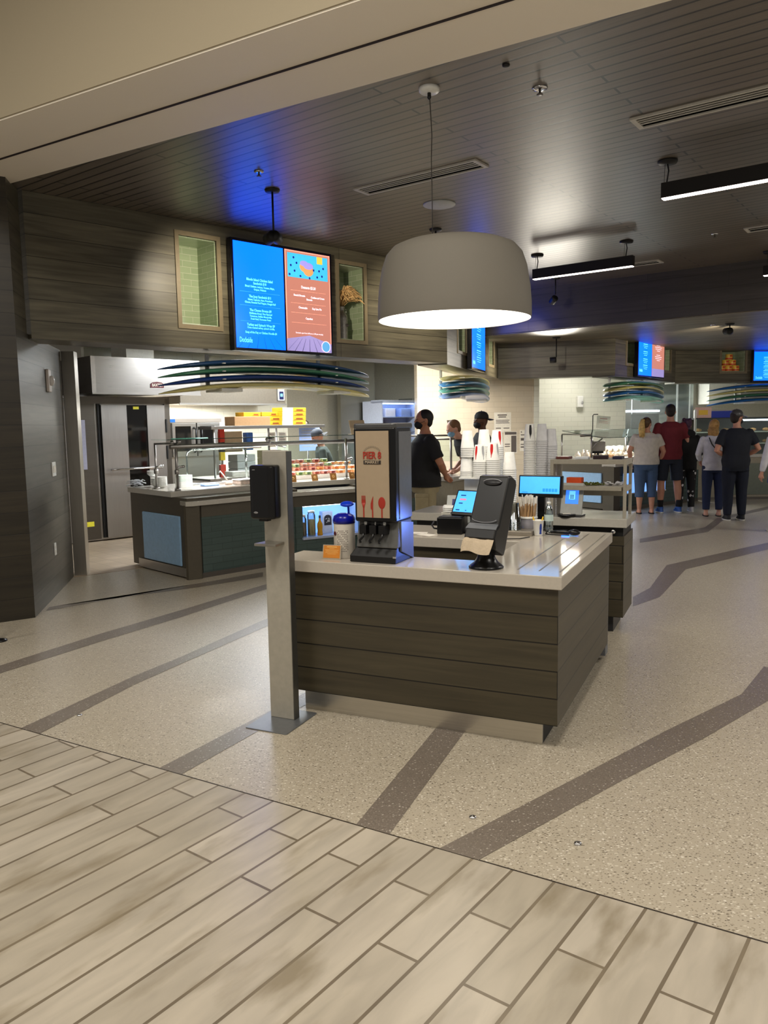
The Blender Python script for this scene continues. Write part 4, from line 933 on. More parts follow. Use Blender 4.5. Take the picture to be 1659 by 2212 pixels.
# ================================================================ SURFBOARDS
def board_mesh(L_, W_, T_, rock, nose=.9):
    n, m = 30, 12; vs = []; fs = []
    for i in range(n + 1):
        t_ = -1 + 2 * i / n; x = t_ * L_ / 2
        w = W_ / 2 * max(0.001, (1 - abs(t_) ** (2.1 if t_ < 0 else 2.6))) ** (.62 if t_ < 0 else .5); th = T_ / 2 * max(.12, (1 - abs(t_) ** 4) ** .7)
        zc = -rock * abs(t_) ** 2.2
        for j in range(m):
            a = 2 * PI * j / m; ca, sa = math.cos(a), math.sin(a)
            vs.append((x, w * math.copysign(abs(ca) ** .8, ca), zc + th * math.copysign(abs(sa) ** .9, sa)))
    for i in range(n):
        for j in range(m): k = (j + 1) % m; fs.append((i * m + j, i * m + k, (i + 1) * m + k, (i + 1) * m + j))
    fs.append(tuple(range(m))[::-1]); fs.append(tuple(n * m + j for j in range(m)))
    return MB().add(vs, fs, True)
BC = {'navy': (28, 62, 104), 'green': (62, 120, 92), 'blue': (26, 60, 132), 'cream': (212, 200, 128), 'sky': (60, 130, 190), 'aqua': (128, 190, 180), 'pale': (140, 160, 205), 'mint': (104, 168, 142), 'royal': (30, 100, 175)}
def boards(P_, rz, xc, yc, ztop, step, L_, W_, cols, rock, where, post_x, post_y, grp, th=.066):
    me = {}
    names = ['top', 'second', 'third', 'lowest']
    nm = {'navy': 'dark blue', 'green': 'green', 'blue': 'navy blue', 'cream': 'cream yellow', 'sky': 'sky blue', 'aqua': 'pale aqua', 'pale': 'pale lilac-blue', 'mint': 'mint green', 'royal': 'royal blue'}
    for k, c_ in enumerate(cols):
        p = fw_pt(P_, rz, xc, yc)
        o = obj('surfboard', board_mesh(L_, W_, th, rock), mat('board_' + c_, BC[c_], .28, var=.04), None, (p[0], p[1], ztop - k * step), rz)
        tag(o, '%s surfboard, %s of the four hanging %s' % (nm[c_], names[k], where), 'surfboard', grp)
        st_ = MB()
        vs = []; n = 20
        for i in range(n + 1):
            t_ = -.92 + 1.84 * i / n; zz = -rock * abs(t_) ** 2.2 + th / 2 * (1 - abs(t_) ** 4) ** .7 + .0008
            vs += [(t_ * L_ / 2, -.006, zz), (t_ * L_ / 2, .006, zz)]
        st_.add(vs, [(2 * i, 2 * i + 2, 2 * i + 3, 2 * i + 1) for i in range(n)])
        obj('stringer', st_, PAPER, o, fix=False)
    t = thing('surfboard_rack', 'white metal rack carrying the four surfboards %s' % where, 'rack', (*fw_pt(P_, rz, xc, yc), 0), rz, 'surfboard racks')
    zt = ztop + .075
    for x in post_x:
        zl = ztop - 3 * step - .055
        obj('upright', MB().box(x - .018, x + .018, post_y, post_y + .03, zl - .02, zt), WHITEP, t)
        for k in range(4): obj('arm', MB().box(x - .014, x + .014, post_y - .34, post_y + .01, ztop - k * step - th / 2 - .012, ztop - k * step - th / 2 - .002) if k < 3 else MB().box(x - .02, x + .24, post_y - .3, post_y + .03, zl - .03, zl + .004), WHITEP, t)
boards(P[0], RZ1, 2.76, .2, 2.33, .083, 2.92, .5, ['navy', 'green', 'blue', 'cream'], .115, 'under the left fascia', (-.8, .75), .12, 'surfboards under the left fascia')
boards(P[1], RZ2, 1.75, .15, 2.315, .085, 2.7, .56, ['cream', 'sky', 'mint', 'pale'], .1, 'behind the big pendant', (-1.0, .8), .12, 'surfboards behind the pendant')
boards(P[3], RZ4, 1.25, .1, 2.30, .085, 2.9, .56, ['green', 'cream', 'royal', 'aqua'], .1, 'above the tiled wall at right', (-.9, .8), .12, 'surfboards over the right tiled wall')
boards(P[4], RZ5, 2.15, -.05, 2.30, .1, 2.9, .5, ['royal', 'cream', 'green', 'royal'], .12, 'at the right edge', (-.7, .8), .12, 'surfboards at the right edge')

# ================================================================ LEFT SERVING COUNTER
LO = (-2.30, 8.43); LRZ = R(44.03)
def lc(x, y, z=.931):
    c, s = math.cos(LRZ), math.sin(LRZ); return (LO[0] + x * c - y * s, LO[1] + x * s + y * c, z)
def lthing(name, label, cat, x, y, z=.931, rz=0., group=None): return thing(name, label, cat, lc(x, y, z), LRZ + R(rz), group)
CABW = mat('cabinet_brown', (80, 74, 62), .5, var=.05)
t = thing('serving_counter', 'left serving counter with teal tiled front, blue end panel and white top', 'counter', (*LO, 0), LRZ)
obj('worktop', MB().prism([(0, 0), (1.55, 0), (3.26, -.42), (3.45, .28), (1.65, .72), (.95, .75), (.9, 1.12), (.05, 1.12)], .87, .93), QUARTZG, t, bevel=.004)
obj('tray_shelf', MB().prism([(.06, -.0), (-.01, -.317), (.05, -.345), (1.43, -.335), (3.18, -.74), (3.26, -.42), (1.55, 0)], .79, .84), QUARTZG, t, bevel=.004)
obj('cabinet', MB().prism([(.03, -.27), (1.45, -.27), (1.5, -.28), (1.58, .08), (2.42, -.1), (2.33, -.46), (3.18, -.62), (3.4, .25), (1.65, .7), (.9, 1.08), (.05, 1.05)], .03, .87), CABW, t)
obj('corner_post', MB().prism([(-.01, -.27), (.0, -.3), (.14, -.335), (.18, -.29), (.18, -.2), (.05, -.2)], 0, .80), CABW, t)
obj('blue_panel', MB().box(.015, .045, -.12, .72, .125, .67), BLUEP, t, bevel=.01)
obj('kick_plate', MB().box(.02, .04, -.25, .86, .015, .115), STEEL, t)
obj('tile_front', MB().box(.18, 1.45, -.30, -.26, .05, .66), TEALTILE, t)
obj('kick_plate', MB().box(.16, 1.45, -.306, -.27, .0, .055), DARKST, t)
s2 = math.atan2(-.39, 1.73); SO2 = (1.45, -.31)
def s2p(x, y): return (SO2[0] + x * math.cos(s2) - y * math.sin(s2), SO2[1] + x * math.sin(s2) + y * math.cos(s2))
def s2box(name, x0, x1, y0, y1, z0, z1, m, par=t):
    o = obj(name, MB().box(x0, x1, y0, y1, z0, z1), m, par, loc=(SO2[0], SO2[1], 0), rz=s2); return o
s2box('tile_front', -.01, .085, 0, .04, .05, .66, TEALTILE)
s2box('tile_front', .085, .86, 0, .04, .05, .275, TEALTILE)
s2box('tile_front', .86, 1.76, 0, .04, .05, .66, TEALTILE)
s2box('kick_plate', 0, 1.76, -.006, .04, 0, .055, DARKST)
s2box('fascia_band', -.02, 1.77, .0, .04, .66, .80, CABW)
obj('fascia_band', MB().box(.18, 1.45, -.304, -.26, .66, .80), CABW, t)
NG = mat('niche_lit_panel', (160, 195, 235), .5, emit=1.1, ecol=(120, 175, 255))
nb = s2box('niche_back', .085, .86, .30, .31, .285, .66, NG)
for q in ((.075, .085, .04, .31, .285, .66), (.86, .87, .04, .31, .285, .66)): s2box('niche_side', *q, mat('niche_side_white', (190, 205, 225), .4))
s2box('niche_top', .085, .86, .04, .31, .655, .665, mat('niche_side_white', (190, 205, 225), .4))
s2box('niche_lamp', .12, .82, .06, .09, .648, .656, mat('niche_lamp_glow', (210, 230, 255), .4, emit=14., ecol=(190, 215, 255)))
s2box('niche_shelf', .07, .88, -.03, .30, .262, .287, mat('niche_shelf_white', (170, 180, 200), .3))
def nloc(x, y, z=.288): p = s2p(x, y); return lc(p[0], p[1], z)
NR = LRZ + s2
for k, (x, lb, cc, hh, rr) in enumerate(((.12, 'glass jar of brown grain at the left of the lit niche', (120, 92, 44), .21, .055), (.245, 'tall glass jar of pale noodles in the lit niche', (190, 172, 120), .25, .05))):
    g = thing('storage_jar', lb, 'jar', nloc(x, .1), NR)
    obj('contents', MB().lathe([(0, .004), (rr - .006, .006), (rr - .006, hh * .78), (0, hh * .8)], 20), mat('jar_fill%d' % k, cc, .7, bump=.4, scale=60), g)
    obj('glass', MB().lathe([(rr, 0), (rr, hh), (rr * .8, hh + .02), (rr * .8, hh + .04)], 24, cap=False), glass('jar_glass', (235, 240, 240), .3), g)
    obj('lid', MB().lathe([(rr * .84, hh + .03), (rr * .84, hh + .055), (0, hh + .06)], 20), mat('jar_lid', (225, 225, 215), .3), g)
g = thing('oil_bottle', 'golden bottle of oil in the lit niche', 'bottle', nloc(.345, .07), NR)
obj('bottle', MB().lathe([(0, 0), (.033, 0), (.035, .01), (.03, .06), (.035, .1), (.033, .14), (.014, .18), (.012, .215)], 20), mat('oil_gold', (226, 160, 30), .1, trans=.3), g)
obj('stopper', MB().lathe([(.013, .21), (.013, .24), (0, .242)], 12), mat('cork_dark', (50, 60, 40), .6), g)
g = thing('flour_carton', 'white carton with a dark arched picture in the lit niche', 'carton', nloc(.5, .16), NR)
obj('carton', MB().box(-.07, .07, 0, .09, 0, .27), mat('carton_white', (200, 205, 215), .5), g, bevel=.004)
q = MB(); arc_ = [(-.05, .1), (.05, .1), (.05, .19)] + [(.05 * math.cos(R(a)), .19 + .04 * math.sin(R(a))) for a in range(0, 181, 20)] + [(-.05, .19)]
q.add([(x, -.001, z) for x, z in arc_], [tuple(range(len(arc_)))])
obj('carton_picture', q, mat('carton_ink', (40, 38, 44), .5), g, fix=False)
q = MB()
for k in range(14): a = random.uniform(0, 6.28); r_ = random.uniform(0, .035); q.cbox((r_ * math.cos(a), -.0018, .16 + r_ * math.sin(a)), (.012, .001, .008))
obj('carton_lettering', q, mat('carton_pale', (210, 205, 190), .5), g)
g = thing('bread_loaf', 'rustic loaf dusted with flour on the niche shelf', 'bread', nloc(.64, .08), NR + R(10))
obj('loaf', MB().ball((0, 0, .04), (.11, .06, .045), 22, 12), mat('loaf_crust', (205, 182, 160), .8, var=.25, scale=25), g)

# glass guard
t = thing('sneeze_guard', 'steel and glass sneeze guard on the left serving counter', 'sneeze guard', (*LO, 0), LRZ)
for k, (x, y) in enumerate(((.12, .53), (.17, .15), (2.39, -.16), (1.5, .12))):
    if k == 3: continue
    p = obj('post', MB().tube([(x, y, .93), (x, y, 1.45)], .017 if k != 0 else .012, 12).lathe([(.035, .93), (.035, .945), (.018, .95)], 16, (x, y, 0)).lathe([(.018, 1.1), (.026, 1.11), (.026, 1.15), (.018, 1.16)], 14, (x, y, 0)), STEEL2, t)
    obj('clamp', MB().tube([(x, y, 1.18), (x + .06, y - .02, 1.19)], .014, 10).ball((x + .07, y - .02, 1.19), .018, 10, 8), CHROME, p)
obj('side_rail', MB().tube([(.12, .53, 1.44), (.13, .3, 1.445), (.17, .15, 1.445)], .012, 10), STEEL2, t)
obj('lamp_tube', MB().tube([(.1, .15, 1.41), (1.5, .15, 1.41), (3.1, -.22, 1.41)], .026, 14), STEEL2, t)
obj('glass_clamp', MB().tube([(1.42, .13, 1.40), (1.42, .12, 1.50)], .012, 8).ball((1.38, .12, 1.46), .026, 10, 8).ball((1.46, .12, 1.47), .024, 10, 8).tube([(1.5, .1, 1.385), (1.62, .08, 1.36)], .008, 8), CHROME, t)
obj('glass_clamp', MB().ball((.2, .13, 1.47), .022, 10, 8).ball((.13, .16, 1.46), .02, 10, 8), CHROME, t)
obj('glass_shelf', MB().prism([(.02, .06), (1.5, .06), (3.15, -.33), (3.25, .05), (1.6, .48), (.05, .48)], 1.485, 1.493), GLASS, t)
obj('glass_shelf_edge', MB().tube([(.02, .058, 1.489), (1.5, .058, 1.489), (3.15, -.332, 1.489)], .004, 6), mat('glass_edge_dark', (30, 62, 54), .2), t)
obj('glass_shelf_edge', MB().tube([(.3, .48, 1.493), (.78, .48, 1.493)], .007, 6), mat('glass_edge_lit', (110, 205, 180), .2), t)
obj('front_glass', MB().box(.2, 1.42, .16, .168, 1.02, 1.38), GLASS, t)
obj('front_glass', MB().box(0, 1.55, 0, .008, 1.12, 1.38), GLASS, t, loc=(1.52, .14, 0), rz=s2)
obj('front_glass_edge', MB().tube([(0, 0, 1.12), (1.55, 0, 1.12)], .004, 6), mat('glass_edge_dark', (30, 62, 54), .2), t, loc=(1.52, .14, 0), rz=s2)
fr = [(.5, .5, 1.33), (.5, .5, 1.0), (.53, .5, .965), (1.0, .5, .955)]
obj('inner_frame', MB().tube([(1.55, .5, 1.36), (.56, .5, 1.355), (.51, .5, 1.33), (.5, .5, 1.29), (.5, .5, 1.02), (.515, .5, .975), (.56, .5, .955), (1.2, .5, .95)], .011, 8).tube([(1.32, .5, 1.35), (1.32, .5, .95)], .014, 8), CHROME, t)
# counter things
def plates(x, y, n, r_, label, grp, name='bowl', square=False, pitch=.009, z=.931):
    me = (MB().lathe([(0, 0), (r_ * .5, 0), (r_ * .55, .004), (r_, .028), (r_ + .002, .03), (r_ - .004, .03), (r_ * .5, .006), (0, .006)], 24) if not square else rbox(r_ * 2, r_ * 1.5, .007, .02, 3)).mesh(name)
    clean(me); me.materials.append(WHITEC)
    for k in range(n):
        o = bpy.data.objects.new(name, me); put(o, None, lc(x, y, z + k * pitch), LRZ); tag(o, label, 'plate' if square else 'bowl', grp)
plates(.30, .86, 9, .075, 'white bowl nested in the left bowl stack beside the glass guard post', 'white bowls, left stack')
plates(.22, .62, 12, .07, 'white bowl nested in the stack just left of the guard post', 'white bowls, middle stack')
plates(.42, .45, 17, .085, 'white square plate in the stack right of the guard post', 'white square plates', 'square_plate', True, .0085)
plates(.28, .93, 5, .06, 'small bowl on top of the left bowl pile', 'small top bowls', z=1.05)
q = MB()
for k in range(26):
    a = random.uniform(-.9, .9); x = random.uniform(-.07, .07); y = random.uniform(-.08, .08); z = .012 + .06 * random.random()
    q.tube([(x - .06 * math.cos(a), y - .06 * math.sin(a), z), (x, y, z + .015), (x + .06 * math.cos(a), y + .06 * math.sin(a), z - .004)], .008, 6, flat=.4)
tag(obj('wrapped_cutlery', q, mat('cutlery_clear', (205, 210, 218), .2), None, lc(.1, 1.0, .935), LRZ), 'heap of clear plastic wrapped cutlery at the left end of the counter', 'cutlery', kind='stuff')
g = lthing('food_pan', 'shallow clear food pan with a lid on the left counter', 'pan', 1.15, .28)
obj('pan', MB().prism([(-.13, -.09), (.13, -.09), (.13, .09), (-.13, .09)], 0, .05), mat('pan_food', (190, 172, 160), .4, var=.2, scale=40), g, bevel=.01)
obj('lid', rbox(.28, .2, .014, .03, 4, .05), mat('pan_lid', (214, 212, 212), .2), g, bevel=.003)
g = lthing('small_tub', 'small open tub beside the clear food pan', 'tub', .93, .3)
obj('tub', MB().lathe([(0, 0), (.04, 0), (.045, .05), (.04, .05), (.036, .01), (0, .01)], 18), mat('tub_tan', (205, 185, 172), .4), g)
obj('ladle', MB().tube([(0, 0, .03), (-.06, .03, .13), (-.09, .04, .17), (-.1, .045, .15)], .008, 8), WHITEP, g)
tag(obj('blue_pack', MB().box(-.1, .1, -.05, .05, 0, .025), mat('pack_blue', (150, 178, 225), .5), None, lc(.72, .38), LRZ, bevel=.008), 'pale blue flat pack behind the guard frame', 'pack')
me = rbox(.3, .2, .014, .02, 3).mesh('serving_tray'); clean(me); me.materials.append(mat('tray_white', (215, 208, 205), .4))
for k in range(4):
    o = bpy.data.objects.new('serving_tray', me); put(o, None, lc(1.5, .95, .932 + k * .018 + .045), LRZ); tag(o, 'white tray in the small pile behind the food pan', 'tray', 'trays behind the food pan')
g = lthing('pitcher', 'shiny steel pitcher behind the black sanitizer dispenser', 'pitcher', 1.62, .25)
obj('body', MB().lathe([(0, 0), (.06, 0), (.065, .01), (.06, .14), (.045, .18), (.055, .2), (.05, .2), (.04, .18)], 24), STEEL, g)
obj('handle', MB().tube([(.05, 0, .18), (.1, 0, .19), (.11, 0, .12), (.06, 0, .06)], .007, 8), CHROME, g)
g = lthing('drink_canister', 'dark canister with a blue band next to the steel pitcher', 'canister', 1.52, .12)
obj('canister', MB().lathe([(0, 0), (.05, 0), (.052, .2), (.045, .22), (0, .225)], 20), mat('canister_grey', (60, 62, 66), .25, .6), g)
obj('band', MB().lathe([(.0525, .17), (.0525, .2)], 20, cap=False), mat('band_blue', (40, 80, 220), .4), g)
# display riser and wrapped sandwiches
g = lthing('display_riser', 'white stepped riser under the wrapped sandwiches', 'riser', 2.3, .3, .931, math.degrees(s2))
obj('riser', MB().box(-.55, .62, -.05, .32, 0, .05).box(-.55, .62, .07, .32, .05, .10).box(-.55, .62, .19, .32, .10, .15), mat('riser_white', (225, 215, 205), .4), g, bevel=.003)
fills = [('salmon pink', (222, 150, 128), (150, 60, 44)), ('leafy green', (176, 184, 130), (70, 96, 48)), ('orange', (226, 168, 112), (186, 96, 40)), ('dark red', (205, 140, 124), (112, 32, 28))]
def sandwich(x, y, z, k, rz, label, grp):
    nm_, c1, c2 = fills[k]
    o = tag(obj('wrapped_sandwich', rbox(.10, .07, .045, .022, 4), mat('wrap_' + nm_.replace(' ', '_'), c1, .25, var=.3, scale=45), None, lc(x, y, z), LRZ + R(rz), bevel=.012), label, 'sandwich', grp)
    obj('filling', MB().ball((0, -.034, .022), (.028, .006, .016), 14, 8), mat('fill_' + nm_.replace(' ', '_'), c2, .4, var=.3, scale=60), o)
rowk = {0: 'front row', 1: 'middle row', 2: 'back row'}
for r_ in range(3):
    for i in range(10):
        k = (0, 0, 1, 1, 0, 3, 3, 2, 0, 2)[(i + r_ * 2) % 10] if i < 7 else 2
        x = -.50 + i * .118; y = -.0 + r_ * .12; z = .05 * (r_) + .05
        c_, s_ = math.cos(s2), math.sin(s2); X = 2.3 + x * c_ - y * s_; Y = .3 + x * s_ + y * c_
        for lvl in range(2 if i < 7 and r_ > 0 else 1):
            sandwich(X, Y, .932 + z + lvl * .047, (k + lvl) % 4 if lvl else k, math.degrees(s2) + random.uniform(-8, 8),
                     'wrapped %s sandwich on the display riser, %s%s' % (fills[(k + lvl) % 4 if lvl else k][0], rowk[r_], ', upper layer' if lvl else ''), 'wrapped %s sandwiches, %s %d' % (fills[(k + lvl) % 4 if lvl else k][0], rowk[r_], lvl))
for k, (x, y) in enumerate(((1.66, .0), (1.95, -.07), (2.2, -.13), (2.46, -.20))):
    g = lthing('price_tag', 'square brown price tag, %s along the sandwich display' % ('first from the left', 'second from the left', 'third from the left', 'last on the right')[k], 'price tag', x, y, .931, math.degrees(s2) + (-6, 4, -3, 8)[k])
    obj('tag', MB().box(-.043, .043, -.002, .002, 0, .085), mat('tag_brown', (168, 116, 52), .55), g, rot=(R(-16), 0, 0))
    obj('tag_print', MB().lathe([(.008, 0), (.018, 0), (.018, .001), (.008, .001), (.008, 0)], 16, (0, -.0025, .045), Matrix.Rotation(R(90), 3, 'X'), cap=False), mat('tag_ink', (225, 180, 110), .5), g, rot=(R(-16), 0, 0))
g = lthing('menu_card_holder', 'clear tilted menu card with a yellow patch on top of the glass guard', 'sign', 2.72, -.05, 1.494, -8)
h = obj('card', MB().box(-.12, .12, -.003, .003, 0, .19), mat('card_cream', (200, 178, 150), .5), g, rot=(R(-18), 0, 0))
obj('card_patch', MB().box(.01, .1, -.004, -.003, .03, .08), mat('patch_yellow', (214, 176, 60), .5), h)
obj('foot', MB().box(-.12, .12, -.0, .08, 0, .004), mat('card_cream', (200, 178, 150), .5), g)
# ================================================================ LEFT KITCHEN
struct('wall_back', MB().box(1.2, 5.2, 0, .1, 0, 2.92), WHITETILE, loc=lc(0, 4.75, 0), rz=LRZ)
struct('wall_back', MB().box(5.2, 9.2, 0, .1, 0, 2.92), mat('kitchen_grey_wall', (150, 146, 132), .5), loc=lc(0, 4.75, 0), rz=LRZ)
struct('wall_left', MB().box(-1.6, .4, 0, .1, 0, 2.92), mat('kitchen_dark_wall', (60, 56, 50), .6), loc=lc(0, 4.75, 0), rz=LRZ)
t = lthing('rack_oven', 'tall stainless rack oven with a dark window and a long handle bar', 'oven', 0, 3.27, 0)
obj('cabinet', MB().box(.05, 1.83, .02, 1.1, .02, 2.06), STEEL2, t)
obj('control_panel', MB().box(.38, .66, -.004, .03, .04, 2.0), DARKST, t, bevel=.004)
obj('door_gap', MB().box(.70, .74, -.006, .03, .05, 1.98), BLACKM, t)
d = obj('door', MB().box(.745, 1.13, -.03, .02, .05, 1.96).box(1.45, 1.74, -.03, .02, .05, 1.96).box(1.13, 1.45, -.03, .02, .05, .30), STEEL2, t)
obj('door_window', MB().box(1.13, 1.45, -.015, .01, .30, 1.96), mat('oven_window', (14, 13, 12), .08), d)
obj('door_handle', MB().tube([(.82, -.09, 1.03), (1.62, -.09, 1.03)], .014, 10).tube([(.9, -.09, 1.03), (.9, -.02, 1.03)], .01, 8).tube([(1.58, -.09, 1.03), (1.58, -.02, 1.03)], .01, 8), CHROME, d)
obj('frame_rail', MB().box(1.745, 1.83, -.02, .02, 0.02, 2.06).box(.34, 1.83, -.02, .02, 1.98, 2.08), DARKST, t)
obj('hinge', MB().box(1.745, 1.765, -.045, -.02, 1.55, 1.75).box(1.745, 1.765, -.045, -.02, 1.15, 1.35), BLACKM, t)
obj('warning_sticker', MB().box(1.24, 1.33, -.017, -.015, 1.9, 1.94), mat('sticker_yellow', (230, 220, 60), .5), d)
obj('warning_sticker', MB().box(.45, .56, -.006, -.004, .23, .30), mat('sticker_yellow', (230, 220, 60), .5), t)
obj('control_box', MB().box(.38, .50, -.03, 0, 1.05, 1.75), mat('panel_lilac', (160, 160, 180), .4), t, bevel=.004)
h = lthing('oven_hood', 'big stainless hood box above the rack oven with a small maroon badge', 'hood', 0, 2.95, 2.12)
obj('hood', MB().box(.5, 2.2, 0, 1.6, 0, .50).box(.5, 2.2, -.01, .01, -.02, .0), brushed('brushed_steel_hood', (185, 180, 176), .30, 2), h)
obj('corner_strip', MB().box(.5, .56, -.006, 0, 0, .50), mat('strip_light', (190, 184, 178), .4, .7), h)
bgd = obj('badge', MB().prism([(-.105, 0), (.105, 0), (.105, .05), (.075, .075), (0, .085), (-.075, .075), (-.105, .05)], -.006, 0), mat('badge_maroon2', (100, 26, 36), .4), h, loc=(1.48, -.003, .085), rot=(R(90), 0, 0))
bgd.data.transform(Matrix.Translation((0, 0, .006)))
obj('badge_lettering', merge_text([('BAXTER', .058, (1.48, -.011, .12), dict(sx=.8, bold=.001))], PAPER, None, 'x').data, None, h); bpy.data.objects.remove(bpy.data.objects['x'])
h = lthing('exhaust_hood', 'long stainless exhaust hood on the kitchen back wall with a lit lamp strip', 'hood', 0, 3.6, 2.0)
obj('canopy', MB().add([(2.22, 0, .0), (4.3, 0, .0), (4.5, 1.1, .0), (2.22, 1.1, .0), (2.22, 0, .55), (4.3, 0, .45), (4.5, 1.1, .6), (2.22, 1.1, .6)], [(3, 2, 1, 0), (4, 5, 6, 7), (0, 1, 5, 4), (1, 2, 6, 5), (2, 3, 7, 6), (3, 0, 4, 7)]), mat('hood_tan_steel', (128, 120, 108), .42, .7), h)
obj('lower_rim', MB().box(2.2, 4.31, -.01, .01, -.02, .01), STEEL, h)
obj('lamp_strip', MB().box(3.5, 4.15, .1, .18, -.012, 0), mat('hood_lamp', (255, 250, 240), .4, emit=9., ecol=(255, 246, 230)), h)
c_ = obj('thermostat', MB().box(4.12, 4.26, -.03, 0, .06, .34), WHITEP, h, bevel=.006)
obj('thermostat_display', MB().box(4.145, 4.235, -.034, -.03, .08, .22), mat('thermo_dark', (14, 22, 60), .3, emit=.4, ecol=(10, 30, 110)), c_)
obj('thermostat_digits', MB().box(4.165, 4.215, -.036, -.034, .13, .18), SCY, c_)
t = lthing('convection_oven', 'double-door convection oven under the exhaust hood', 'oven', 0, 3.7, 0)
obj('body', MB().box(2.08, 3.0, .02, .9, .5, 1.70), STEEL, t)
obj('top_strip', MB().box(2.06, 3.02, -.01, .9, 1.70, 1.76), brushed('pale_steel', (190, 180, 170), .4, 2), t)
obj('logo', MB().box(2.07, 2.16, -.014, -.01, 1.705, 1.755), mat('logo_blue', (30, 120, 220), .4), t)
for x0, x1, w0, w1, hx in ((2.1, 2.53, 2.155, 2.43, 2.49), (2.55, 2.98, 2.60, 2.87, 2.60)):
    d = obj('door', MB().box(x0, x1, -.02, .02, 1.15, 1.69), STEEL, t, bevel=.004)
    obj('door_window', MB().box(w0, w1, -.026, -.02, 1.24, 1.64), mat('oven_window', (14, 13, 12), .08), d)
    obj('door_handle', MB().tube([(hx, -.03, 1.62), (hx, -.08, 1.58), (hx, -.08, 1.25), (hx, -.03, 1.22)], .014, 8), BLACKP, d)
obj('stand', MB().box(2.1, 2.98, .05, .85, .05, .5), DARKST, t)
for k, (z, h_) in enumerate(((.93, .2),)):
    pass
# pass shelf
t = lthing('pass_shelf', 'stainless work table with an overshelf holding boxes behind the counter', 'work table', 0, 1.9, 0)
obj('overshelf', MB().box(1.7, 3.76, -.02, .34, 1.585, 1.63), STEEL, t, bevel=.003)
for x, y in ((1.76, .02), (2.06, .3), (2.9, .3), (3.7, .02)): obj('post', MB().tube([(x, y, .9), (x, y, 1.585)], .017, 10), STEEL2, t)
obj('table_top', MB().box(1.6, 3.95, -.1, .62, .87, .9), STEEL, t)
obj('undershelf', MB().box(1.65, 3.9, 0, .6, .25, .28), STEEL, t)
for x in (1.65, 3.88):
    for y in (-.06, .58): obj('leg', MB().tube([(x, y, 0), (x, y, .87)], .02, 10), STEEL2, t)
KB = mat('carton_brown', (178, 138, 96), .7); YB = mat('box_yellow', (190, 150, 28), .5); YBW = mat('box_side_white', (205, 204, 206), .55); YP = mat('box_print_brown', (130, 64, 24), .5)
tag(obj('cardboard_box', MB().box(0, .62, 0, .26, 0, .13), KB, None, lc(2.1, 1.9, 1.632), LRZ, bevel=.004), 'long brown cardboard box at the left of the overshelf', 'box')
bxp = None
def ybox(x, y, z, w, d, h_, label, grp, rz=0, side=None):
    o = obj('yellow_box', MB().box(0, w, 0, d, 0, h_), YB, None, lc(x, y, z), LRZ + R(rz), bevel=.003); tag(o, label, 'box', grp)
    obj('box_print', MB().box(w * .58, w * .86, -.0015, 0, h_ * .3, h_ * .6).box(w * .5, w * .9, -.0015, 0, h_ * .18, h_ * .24), YP, o)
    if side: obj('white_side', MB().box(-.001, side, -.002, 0, 0, h_), YBW, o)
for k in range(2): ybox(2.62 + .01 * k, 2.02, 1.632 + k * .066, .40, .22, .064, 'yellow printed box in the two-box pile right of the cardboard box', 'yellow boxes, low pile')
for k, (x, z) in enumerate(((2.36, 1.765), (2.68, 1.768))): ybox(x, 2.05, z, .30, .22, .062, 'yellow printed box lying %s on top of the brown box' % ('left' if k == 0 else 'right'), 'yellow boxes on top')
for k in range(4): ybox(2.98 + .004 * k, 1.95, 1.632 + k * .066, .46, .26, .064, 'yellow printed box with a white side in the tall four-box pile', 'yellow boxes, tall pile', rz=1.5, side=.2)
for k, x in enumerate((3.42, 3.68)):
    p = lc(x + .2, 2.6, 1.645)
    g = thing('cake_dome', 'clear domed tray of pastries at the right of the kitchen shelf, %s one' % ('left' if k == 0 else 'right'), 'pastry tray', p, LRZ)
    obj('pastries', MB().ball((-.05, 0, .02), (.04, .04, .022), 12, 8).ball((.04, 0, .02), (.045, .04, .024), 12, 8), mat('pastry_orange', (220, 160, 110), .6, var=.3), g)
    obj('dome', MB().lathe([(.11, .0), (.1, .03), (.07, .055), (0, .065)], 22), glass('dome_glass', (240, 240, 240), .6), g)
t = lthing('wall_shelf', 'short kitchen shelf carrying the pastry domes', 'shelf', 3.4, 2.45, 1.61)
obj('board', MB().box(0, .75, 0, .35, 0, .03), STEEL, t)
obj('bracket', MB().tube([(.05, .3, -1.6), (.05, .3, 0)], .016, 8).tube([(.7, .3, -1.6), (.7, .3, 0)], .016, 8), STEEL2, t)
# things under the overshelf
def notice(name, x, y, z, w, h_, label, m=PAPER, lines=6, bar=None):
    g = tag(obj(name, MB().box(0, w, -.002, .002, 0, h_), m, None, lc(x, y, z), LRZ), label, 'notice')
    q = MB()
    for k in range(lines): q.box(w * .12, w * (.85 - .2 * (k % 3 == 2)), -.003, -.002, h_ * (.86 - k * .8 / lines), h_ * (.86 - k * .8 / lines) + h_ * .035)
    obj('printed_lines', q, bar or mat('print_dark', (70, 70, 76), .6), g); return g
tag(obj('carton', MB().box(0, .30, 0, .2, 0, .3), mat('carton_tan', (190, 170, 140), .7), None, lc(2.12, 2.2, 1.25), LRZ, bevel=.003), 'tan carton under the overshelf with dark stencilled lines', 'carton')
tag(obj('stencil_board', MB().box(.06, .25, -.004, -.001, .2, .235).box(.1, .21, -.004, -.001, .14, .17), mat('stencil_ink', (40, 44, 90), .6), None, lc(2.12, 2.2, 1.25), LRZ), 'dark stencilled lines on the tan carton under the overshelf', 'lettering') if False else None
notice('notice_sheet', 2.95, 2.3, 1.3, .15, .22, 'printed notice sheet under the overshelf, left one')
notice('notice_sheet', 3.16, 2.3, 1.3, .15, .22, 'printed notice sheet under the overshelf, right one')
